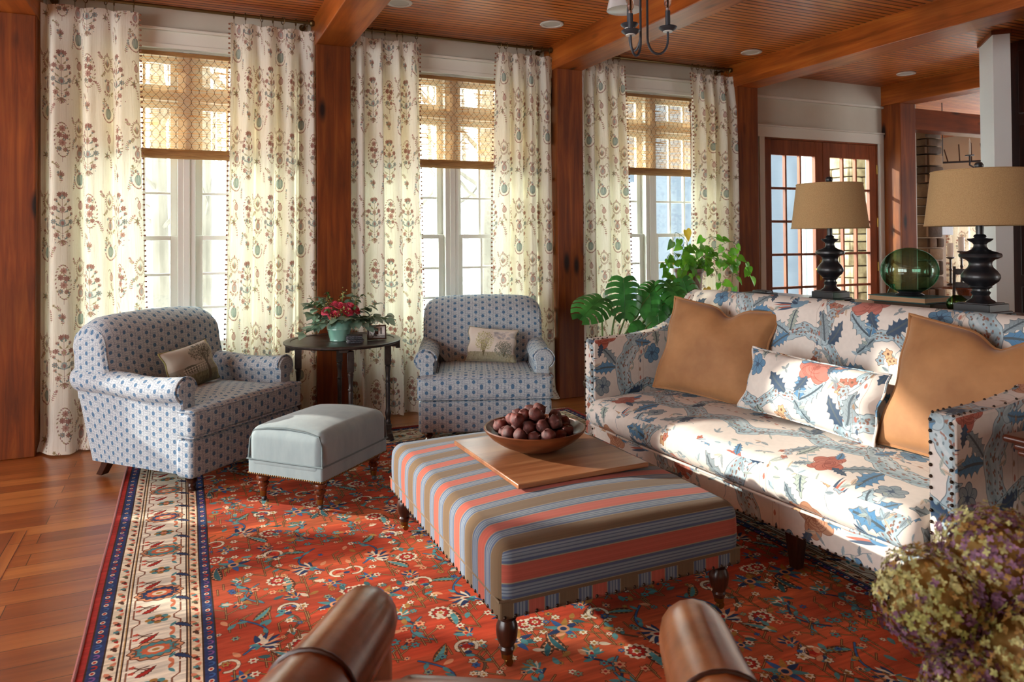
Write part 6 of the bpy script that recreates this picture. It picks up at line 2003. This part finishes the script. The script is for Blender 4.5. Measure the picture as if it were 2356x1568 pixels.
def spray(a, reach, rise, nl, sz, tgt, droop=.0):
    d = Vector((cos(a), sin(a), 0))
    P = []
    for i in range(8):
        t = i/7
        P.append(Vector((0, 0, .13))+d*reach*t+Vector((0, 0, rise*t-droop*t*t)))
    sm.tube([tuple(p) for p in P], .0022, 5)
    for i in range(nl):
        t = .35+.65*i/(nl-1); j = min(6, int(t*7)); p = P[j].lerp(P[j+1], t*7-j) if j < 7 else P[7]
        for sd in (-1, 1):
            b = a+sd*rr.uniform(.5, 1.3)
            leafmesh(tgt, p, (cos(b), sin(b), rr.uniform(-.6, .5)), (rr.uniform(-.4, .4), rr.uniform(-.4, .4), 1), sz*rr.uniform(.8, 1.2), sz*.38, rr.uniform(0, .4))
for a, re, ri, dr in ((pi, .20, .08, .02), (pi+.2, .25, .05, .12), (pi-.3, .21, .12, .0), (0, .25, .14, .03), (-.15, .33, .10, .09), (.1, .37, .06, .06), (-.5, .22, .06, .10), (-2.6, .19, .08, .08), (-1.2, .13, .09, .05), (-1.9, .13, .09, .05), (.9, .18, .16, .0), (2.2, .18, .16, .0)):
    spray(a, re, ri, 6, .076, mb, dr)
for a, re, ri in ((pi-.4, .20, .16), (.3, .18, .18), (2.0, .14, .2), (1.2, .14, .2), (-.7, .13, .12), (-2.4, .13, .1), (pi, .14, .14)):
    spray(a, re, ri, 7, .034, mb2)
for k in range(70):
    c0 = rr.choice([(-.10, -.02, .24), (-.02, -.11, .20), (.03, .02, .30), (.035, .0, .33), (-.06, -.12, .17), (.12, .03, .24), (.02, -.11, .22), (-.08, .03, .27)])
    be.sphere((c0[0]+rr.gauss(0, .014), c0[1]+rr.gauss(0, .014), c0[2]+rr.gauss(0, .018)), .0045, 6, 5)
sm.tube([(.0, 0, .12), (.03, .0, .33)], .002, 5)
mb.build('eucalyptus_leaves', M['eucal'], fa, sharp=80); mb2.build('rose_leaves', M['eucal2'], fa, sharp=80); sm.build('stems', M['stem'], fa); be.build('seed_clusters', M['berry'], fa)['kind'] = 'stuff'
# photo frame
pf = thing('photo_frame', 'small dark framed black and white snapshot on the round table', 'picture frame', (1.215, 5.005, TZ+.009), radians(-8))
pf.rotation_euler = (radians(-12), 0, radians(-8))
mb = MB().box(-.066, -.008, .003, .066, .008, .013).box(-.066, -.008, .093, .066, .008, .103).box(-.066, -.008, .003, -.056, .008, .103).box(.056, -.008, .003, .066, .008, .103).box(-.062, .003, .006, .062, .009, .100)
mb.build('frame', M['darkwood'], pf, bevel=.002)
MB().grid(1, 1, lambda u, v: (-.056+.112*u, -.001, .013+.080*v), lambda u, v: (u, v)).box(-.056, -.0008, .013, .056, .004, .093).build('snapshot', fabric('snapshot print', img_tex('snapshot', paint_snapshot()), 1, 1, rough=.3, sheen=0, bump=0, ext='EXTEND'), pf)
MB().box(-.012, .008, .004, .012, .030, .06, Matrix.Rotation(radians(14), 4, 'X')).build('easel_back', M['darkwood'], pf)
# stacked coasters
M['slate'] = mottled('slate coaster', '#26282e', '#5b5e66', 160, .7, lo=.45, hi=.62)
CL = ['lowest dark coaster of the stack in front of the flower pot', 'second dark coaster from the bottom of the stack by the pot', 'third dark coaster from the bottom of the stack by the pot', 'topmost dark coaster of the stack in front of the flower pot']
for k in range(4):
    o = MB().rbox((0, 0, .0055), (.105, .105, .011), .004, 2, 3).build('coaster', M['slate'])
    o.location = (1.052+.004*sin(k*2.1), 4.965+.003*cos(k*3), TZ+.009+.0125*k); o.rotation_euler = (0, 0, radians(-8+5*sin(k*1.7)))
    tag(o, CL[k], 'coaster', 'stacked coasters')
# ================================================================== plants by the right window
M['mleaf'] = leafmat('split leaf green', '#2f6d33', '#4a9446', .28, .28)
M['pleaf'] = leafmat('heart leaf green', '#4f9428', '#7fc03c', .40, .35)
M['yleaf'] = leafmat('yellowed leaf', '#c9a51e', '#e0c23a', .5)
M['terra'] = mottled('brown glazed pot', '#6b4a30', '#86603f', 4, .45)
M['soil'] = mat('potting soil', '#2a1d15', .95)
def monstera_leaf(c, d, up, L_, fold=.18, split=True):
    """a heart shaped blade with deep slots between its lobes; c = where the stalk meets it"""
    d = Vector(d).normalized(); sd = d.cross(Vector(up)).normalized(); nn = sd.cross(d).normalized()
    mb = MB()
    N_ = 7
    def half(s):
        # outline widths at stations along the midrib, each lobe a quad strip curving outwards
        for k in range(N_):
            t0, t1 = k/N_, (k+(.80 if split else 1.0))/N_
            def wid(t): return .50*L_*(sin(pi*(min(.985, t*.80+.17)))**.75)
            base = []
            for i in range(5):
                f = i/4
                row = []
                for t in (t0, (t0+t1)/2, t1):
                    inner = f < .26
                    tt = t if not inner else (k/N_+(t-t0)/max(1e-6, t1-t0)/N_)
                    w = wid(tt)*f
                    fw = tt-.16*(1-f)*0+.17*f*f-.22*f*(1-tt)
                    p = Vector(c)+d*L_*(fw-.06)+sd*s*w+nn*(fold*w-.35*f*f*w-.20*L_*tt*tt)
                    row.append(tuple(p))
                base.append(row)
            V = [p for r_ in base for p in r_]; F = []
            for i in range(4):
                for j in range(2):
                    a = i*3+j; F.append((a, a+1, a+4, a+3) if s > 0 else (a+3, a+4, a+1, a))
            mb.add(V, F)
    half(1); half(-1)
    mb.tube([tuple(Vector(c)+d*L_*(t-.06)+nn*(-.20*L_*t*t)) for t in np.linspace(0, 1, 7)], .003, 5)
    return mb
mp_ = thing('split_leaf_plant', 'split leaf plant in a pot behind the far sofa arm', 'plant', (2.885, 4.74, .0125))
MB().lathe([(.0, 0), (.11, 0), (.12, .02), (.15, .26), (.16, .28), (.155, .30), (.14, .29), (.0, .27)], 32).build('pot', M['terra'], mp_)
MB().lathe([(.0, .285), (.138, .285), (.138, .29), (.0, .295)], 24).build('soil', M['soil'], mp_)
F_ = (-.25, -1, .35)
LV = [((.17, -.02, 1.06), (-.10, -.30, -1), .30, True, F_), ((-.05, -.05, .93), (-.85, -.45, -.30), .30, True, (0, -.55, 1)), ((.58, .0, 1.03), (.10, -.75, -.50), .30, True, (0, -.5, 1)),
      ((.52, .05, 1.01), (-.75, -.3, -.45), .22, True, (-.2, -.7, .8)), ((.40, -.03, .94), (-.05, -.25, -1), .20, False, F_), ((.44, -.08, .79), (.0, -.25, -1), .22, False, F_), ((.31, -.05, .72), (-.75, -.3, -.5), .14, False, F_), ((.55, -.05, .76), (.3, -.3, -1), .16, False, F_),
      ((.74, .0, 1.04), (.20, -.4, -.9), .26, True, (-.1, -.9, .5)), ((.62, .05, .88), (.2, -.3, -1), .20, False, F_), ((.33, .1, .88), (-.4, -.3, -.9), .15, False, F_), ((.70, .12, .95), (.5, -.3, -.8), .20, False, F_)]
rr = random.Random(8)
for k, (c, d, L_, sp, up_) in enumerate(LV):
    lf = monstera_leaf(c, d, up_, L_, split=sp).build('leaf', M['mleaf'], mp_, sharp=80)
    cx, cy, cz = c
    MB().tube([(cx*.1, cy*.1, .28), (cx*.45, cy*.4, .28+(cz-.28)*.55), (cx*.85, cy*.9, cz-.06), (cx, cy, cz)], [.008, .007, .006, .004], 6).build('stalk', M['stem'], mp_)
# plant stand and trailing plant
ps = thing('plant_stand', 'white plant stand by the right window under the trailing plant', 'stand', (3.87, 5.02, 0))
MB().lathe([(.0, .76), (.30, .76), (.32, .772), (.32, .788), (.30, .795), (.0, .795)], 40).build('stand_top', M['white'], ps)
for k in range(4):
    a = pi/4+k*pi/2
    MB().tube([(.26*cos(a), .26*sin(a), 0), (.20*cos(a), .20*sin(a), .4), (.22*cos(a), .22*sin(a), .765)], [.014, .017, .020], 8).build('leg', M['white'], ps)
tp = thing('trailing_plant', 'heart leaved trailing plant in a brown pot on the white plant stand', 'plant', (3.885, 5.0, .797))
MB().lathe([(.0, 0), (.085, 0), (.09, .01), (.115, .30), (.125, .305), (.127, .335), (.118, .338), (.11, .31), (.0, .30)], 36).build('pot', M['terra'], tp)
MB().lathe([(.0, .312), (.109, .312), (.0, .318)], 20).build('soil', M['soil'], tp)
vn = MB(); lfm = MB(); yl = MB()
def heart(mb, p, d, L_):
    d = Vector(d).normalized(); up = Vector((rr.uniform(-.4, .4), -.9, rr.uniform(.1, .8)))
    sd = d.cross(up).normalized(); nn = sd.cross(d).normalized()
    prof = [(0, .0), (-.12, .22), (-.06, .36), (.12, .44), (.35, .40), (.6, .27), (.82, .12), (1.0, .0)]
    V, F = [], []
    for (t, w) in prof:
        c = Vector(p)+d*L_*t-nn*.25*L_*max(0, t)**2
        m_ = Vector(p)+d*L_*max(0, t)-nn*.25*L_*max(0, t)**2
        V += [tuple(c-sd*w*L_+nn*.16*w*L_), tuple(m_), tuple(c+sd*w*L_+nn*.16*w*L_)]
    for i in range(len(prof)-1):
        a = i*3; F += [(a, a+1, a+4, a+3), (a+1, a+2, a+5, a+4)]
    mb.add(V, F)
VINES = [((-.04, -.02), [(-.14, -.06, .40), (-.30, -.1, .38), (-.36, -.12, .22), (-.37, -.12, .08)], 8), ((-.04, -.03), [(-.10, -.12, .42), (-.16, -.16, .38), (-.24, -.17, .24)], 7), ((.04, .02), [(.18, -.04, .46), (.28, -.06, .50), (.40, -.1, .46), (.44, -.1, .36)], 8), ((-.03, -.02), [(-.08, -.05, .42), (-.20, -.1, .46), (-.27, -.12, .32), (-.28, -.14, .20)], 9), ((.0, 0), [(-.03, -.02, .55), (-.17, -.06, .64), (-.20, -.08, .60)], 3), ((.05, 0), [(.15, -.05, .42), (.34, -.08, .44), (.52, -.10, .40), (.55, -.12, .28)], 11),
         ((.05, .02), [(.2, -.05, .42), (.36, -.1, .34), (.34, -.13, .14), (.30, -.14, -.06)], 9), ((-.05, -.05), [(-.12, -.14, .40), (-.20, -.18, .28), (-.19, -.2, .08), (-.2, -.2, -.05)], 9),
         ((.0, 0), [(.1, 0, .50), (.22, 0, .60), (.30, -.05, .58)], 5), ((-.04, .0), [(-.16, -.02, .46), (-.26, -.06, .44), (-.31, -.1, .30)], 6), ((.04, -.04), [(.10, -.12, .40), (.16, -.15, .32), (.20, -.16, .22)], 6), ((.0, .0), [(.12, -.08, .46), (.40, -.05, .56), (.46, -.07, .52)], 5), ((0, 0), [(-.08, -.06, .46), (-.03, -.08, .52), (.05, -.1, .47)], 7), ((.02, -.02), [(.08, -.1, .44), (.2, -.12, .42), (.30, -.14, .38)], 8),
         ((-.02, .0), [(-.02, -.1, .42), (-.06, -.16, .34), (-.07, -.17, .22)], 5), ((.0, .0), [(-.05, -.05, .50), (-.10, -.08, .56), (-.14, -.1, .50)], 6), ((.03, .0), [(.07, -.06, .50), (.12, -.08, .53), (.18, -.1, .48)], 6)]
for (sx, sy), pts, n in VINES:
    P = [Vector((sx, sy, .31))]+[Vector(p) for p in pts]
    Q = []
    for i in range(len(P)-1):                          # smooth the vine
        p0 = P[max(0, i-1)]; p1, p2 = P[i], P[i+1]; p3 = P[min(len(P)-1, i+2)]
        for t in np.linspace(0, 1, 7)[:-1]:
            Q.append(.5*((2*p1)+(p2-p0)*t+(2*p0-5*p1+4*p2-p3)*t*t+(3*p1-p0-3*p2+p3)*t**3))
    Q.append(P[-1])
    vn.tube([tuple(q) for q in Q], .0024, 5)
    for k in range(n):
        f = (.18+.82*k/max(1, n-1))*(len(Q)-1); q = Q[int(f)]
        a = rr.uniform(0, 6.28)
        dd = Vector((cos(a)*.7, -.35+.3*sin(a), rr.uniform(-1.0, .15)))
        e = q+dd.normalized()*rr.uniform(.02, .05)
        vn.tube([tuple(q), tuple(e)], .0016, 4)
        heart(lfm, e, dd+Vector((0, 0, -.3)), rr.uniform(.055, .095))
heart(yl, (-.10, -.10, .66), (.25, -.2, -.9), .10); heart(yl, (.02, -.2, .18), (.2, -.2, -.9), .09); heart(yl, (-.25, -.1, .42), (.3, -.2, -.8), .05)
for k in range(16):
    a = rr.uniform(0, 6.28)
    vn.tube([(.06*cos(a), .06*sin(a), .31), (.10*cos(a), .10*sin(a)-.03, .40+rr.uniform(-.02, .08)), (.16*cos(a), .1*sin(a)-.08, .36+rr.uniform(-.1, .1))], .0018, 4)
vn.build('vine_stems', M['stem'], tp); lfm.build('heart_leaves', M['pleaf'], tp, sharp=80); part_label(yl.build('yellow_leaves', M['yleaf'], tp, sharp=80), 'yellowed leaves')

# ================================================================== brown leather armchair in the foreground (seen from behind)
def leather_chair():
    A = radians(150)
    c = thing('leather_armchair', 'brown leather armchair in the foreground turned away towards the ottoman', 'armchair', (.465, 1.08, .012), A)
    L_ = M['leather']
    for sx in (-1, 1):
        rings = []
        for i, y in enumerate([-.475, -.472, -.462, -.445, -.41, -.35, -.25, -.12, 0, .12, .22, .30]):
            q = {0: .35, 1: .55, 2: .76, 3: .90, 4: .97}.get(i, 1.0)
            zt = .615+.075*max(0, (y+.42))**1.2/.8
            x0 = sx*(.36+.06*max(0, y+.3))
            r = (.078+.055*max(0, y+.3))
            ring = []
            for k in range(13):
                a = pi*1.25-pi*1.5*k/12
                ring.append((x0+r*q*cos(a)*1.0, zt-r+r*q*sin(a)))
            w = .062*q
            ring += [(x0+w, zt-r-.08), (x0+w, .30), (x0+w, .10), (x0-w, .10), (x0-w, .30), (x0-w, zt-r-.08)]
            rings.append([(x, y, z) for x, z in ring])
        MB().loft(rings).build('arm', L_, c, sharp=60)
        y = -.13; zt = .615+.075*(y+.42)**1.2/.8; x0 = sx*(.36+.06*(y+.3)); r = .078+.055*(y+.3)+.0015
        MB().tube([(x0+r*cos(a), y, zt-r+r*sin(a)+.001) for a in [pi*1.25-pi*1.5*k/20 for k in range(21)]], .005, 8).build('piping', M['leatherpipe'], c)
    MB().rbox((0, -.10, .36), (.58, .64, .18), .05, 4, 6).build('seat_cushion', L_, c)
    MB().rbox((0, -.05, .18), (.70, .70, .20), .03, 3, 4).build('seat_base', L_, c)
    rings = []
    for x in np.linspace(-.40, .40, 17):
        e = 1-(x/.42)**2
        ht = .66+.198*max(0, e)**.6
        th = .06+.02*e
        ring = [(.13, .35), (.20+.02, .55), (.24, ht-.07)]
        for k in range(7):
            a = pi*k/6
            ring.append((.24+th-th*cos(a), ht-.06+.06*sin(a)))
        ring += [(.24+2*th, ht-.1), (.24+2*th-.02, .45), (.28, .12), (.15, .12)]
        rings.append([(x, y, z) for y, z in ring])
    MB().loft(rings).build('backrest', L_, c, sharp=60)
    for sx in (-1, 1):
        for y in (-.38, .26):
            MB().lathe([(.018, 0), (.02, .01), (.028, .06), (.022, .075), (.032, .09), (.032, .11)], 14, c=(sx*.34, y, 0)).build('leg', M['darkwood'], c)
leather_chair()

# ================================================================== side table and the dried flowers at the lower right
et = thing('end_table', 'dark wood end table with a moulded edge beside the near sofa arm', 'table', (2.75, 1.26, .012))
rr2 = [(-.325, -.26), (.325, -.26), (.325, .26), (-.325, .26)]
def plate(mb, g, z0, z1):
    mb.rbox((0, 0, (z0+z1)/2), (.65+2*g, .52+2*g, z1-z0), min(.012, (z1-z0)/2.01), 3, 3)
mb = MB(); plate(mb, 0, .715, .740); plate(mb, -.022, .690, .716); plate(mb, -.030, .672, .692); plate(mb, -.045, .650, .674)
mb.build('tabletop', M['redwood'] if 'redwood' in M else wood('end table wood', '#2e120a', '#5a2c1c', '#7a4630', 'x', .3, coat=.4, knots=False), et)
MB().box(-.26, -.20, .55, .26, .20, .652).build('apron', M['darkwood'], et, bevel=.003)
for x in (-.24, .24):
    for y in (-.18, .18):
        MB().lathe([(.016, 0), (.022, .02), (.016, .05), (.022, .3), (.026, .45), (.018, .5), (.028, .55)], 14, c=(x, y, 0)).build('leg', M['darkwood'], et)
ht_ = thing('plant_pedestal', 'low dark pedestal table under the dried hydrangeas', 'table', (1.375, .82, 0))
MB().lathe([(.0, .360), (.16, .360), (.17, .370), (.17, .384), (.0, .3885)], 32).build('tabletop', M['darkwood'], ht_)
MB().lathe([(.13, 0), (.12, .03), (.03, .05), (.025, .28), (.06, .360)], 20).build('pedestal', M['darkwood'], ht_)
hy = thing('dried_hydrangeas', 'dried purple and green hydrangea heads in a vase at the lower right', 'flowers', (1.375, .82, .39))
MB().lathe([(.0, 0), (.05, 0), (.075, .04), (.085, .09), (.07, .14), (.055, .155), (.06, .165), (.05, .16), (.0, .15)], 32).build('vase', M['celadon'], hy)
M['hyd1'] = leafmat('dusty purple petal', '#5f3550', '#a07a94', .3, .7)
M['hyd2'] = leafmat('faded green petal', '#8d8f40', '#cdc890', .3, .7)
M['hyd3'] = leafmat('brown gold petal', '#7d5924', '#b08c48', .3, .7)
rr = random.Random(77)
def floret(mb, p, nrm, r):
    nrm = Vector(nrm).normalized(); a = nrm.orthogonal().normalized(); b = nrm.cross(a)
    ph = rr.uniform(0, 6.28)
    for k in range(4):
        t = ph+k*pi/2
        d = a*cos(t)+b*sin(t); s = nrm.cross(d)
        q = Vector(p); cup = rr.uniform(.0, .5)
        V = [q, q+d*r*.45+s*r*.38+nrm*r*.15*cup, q+d*r*.95+s*r*.25+nrm*r*.4*cup, q+d*r*1.05+nrm*r*.5*cup, q+d*r*.95-s*r*.25+nrm*r*.4*cup, q+d*r*.45-s*r*.38+nrm*r*.15*cup]
        mb.add([tuple(v) for v in V], [(0, 1, 2, 3), (0, 3, 4, 5)])
HEADS = [((-.115, .10, .335), .095, 0), ((.0, .06, .40), .10, 1), ((.0, -.02, .26), .125, 2), ((-.10, .03, .20), .085, 1), ((.09, .09, .36), .11, 2), ((.13, -.04, .28), .12, 2), ((-.03, -.03, .15), .10, 0), ((.06, .14, .28), .10, 0)]
mixes = [(.12, .62, .26), (.55, .28, .17), (.12, .45, .43)]
for c, r, kind in HEADS:
    mbs = [MB(), MB(), MB()]
    for k in range(1300):
        u = rr.uniform(-1, 1); t = rr.uniform(0, 6.28); s_ = sqrt(1-u*u)
        n = Vector((s_*cos(t), s_*sin(t), u))
        q = r*rr.uniform(.84, 1.06)*(1+.06*sin(5*t)*sin(4*u))
        w = rr.random(); m_ = mixes[kind]
        # purple low down, green and gold above
        j = 0 if w < m_[0]+(.4 if n.z < -.2 else 0) else 1 if w < m_[0]+m_[1] else 2
        floret(mbs[j], Vector(c)+n*q, n+Vector((rr.uniform(-.4, .4), rr.uniform(-.4, .4), rr.uniform(-.4, .4))), rr.uniform(.0048, .0085))
    core = MB().sphere(c, r*.74, 14, 10).build('flower_head', M['hyd3'], hy)
    for j, nm in enumerate(('purple_petals', 'green_petals', 'gold_petals')):
        if mbs[j].v: mbs[j].build(nm, M['hyd%d' % (j+1)], core, sharp=80)['kind'] = 'stuff'
sm = MB()
for c, r, kind in HEADS:
    sm.tube([(c[0]*.2, c[1]*.2, .12), (c[0]*.7, c[1]*.7, c[2]-.06), c], .004, 6)
sm.build('stems', M['stem'], hy)
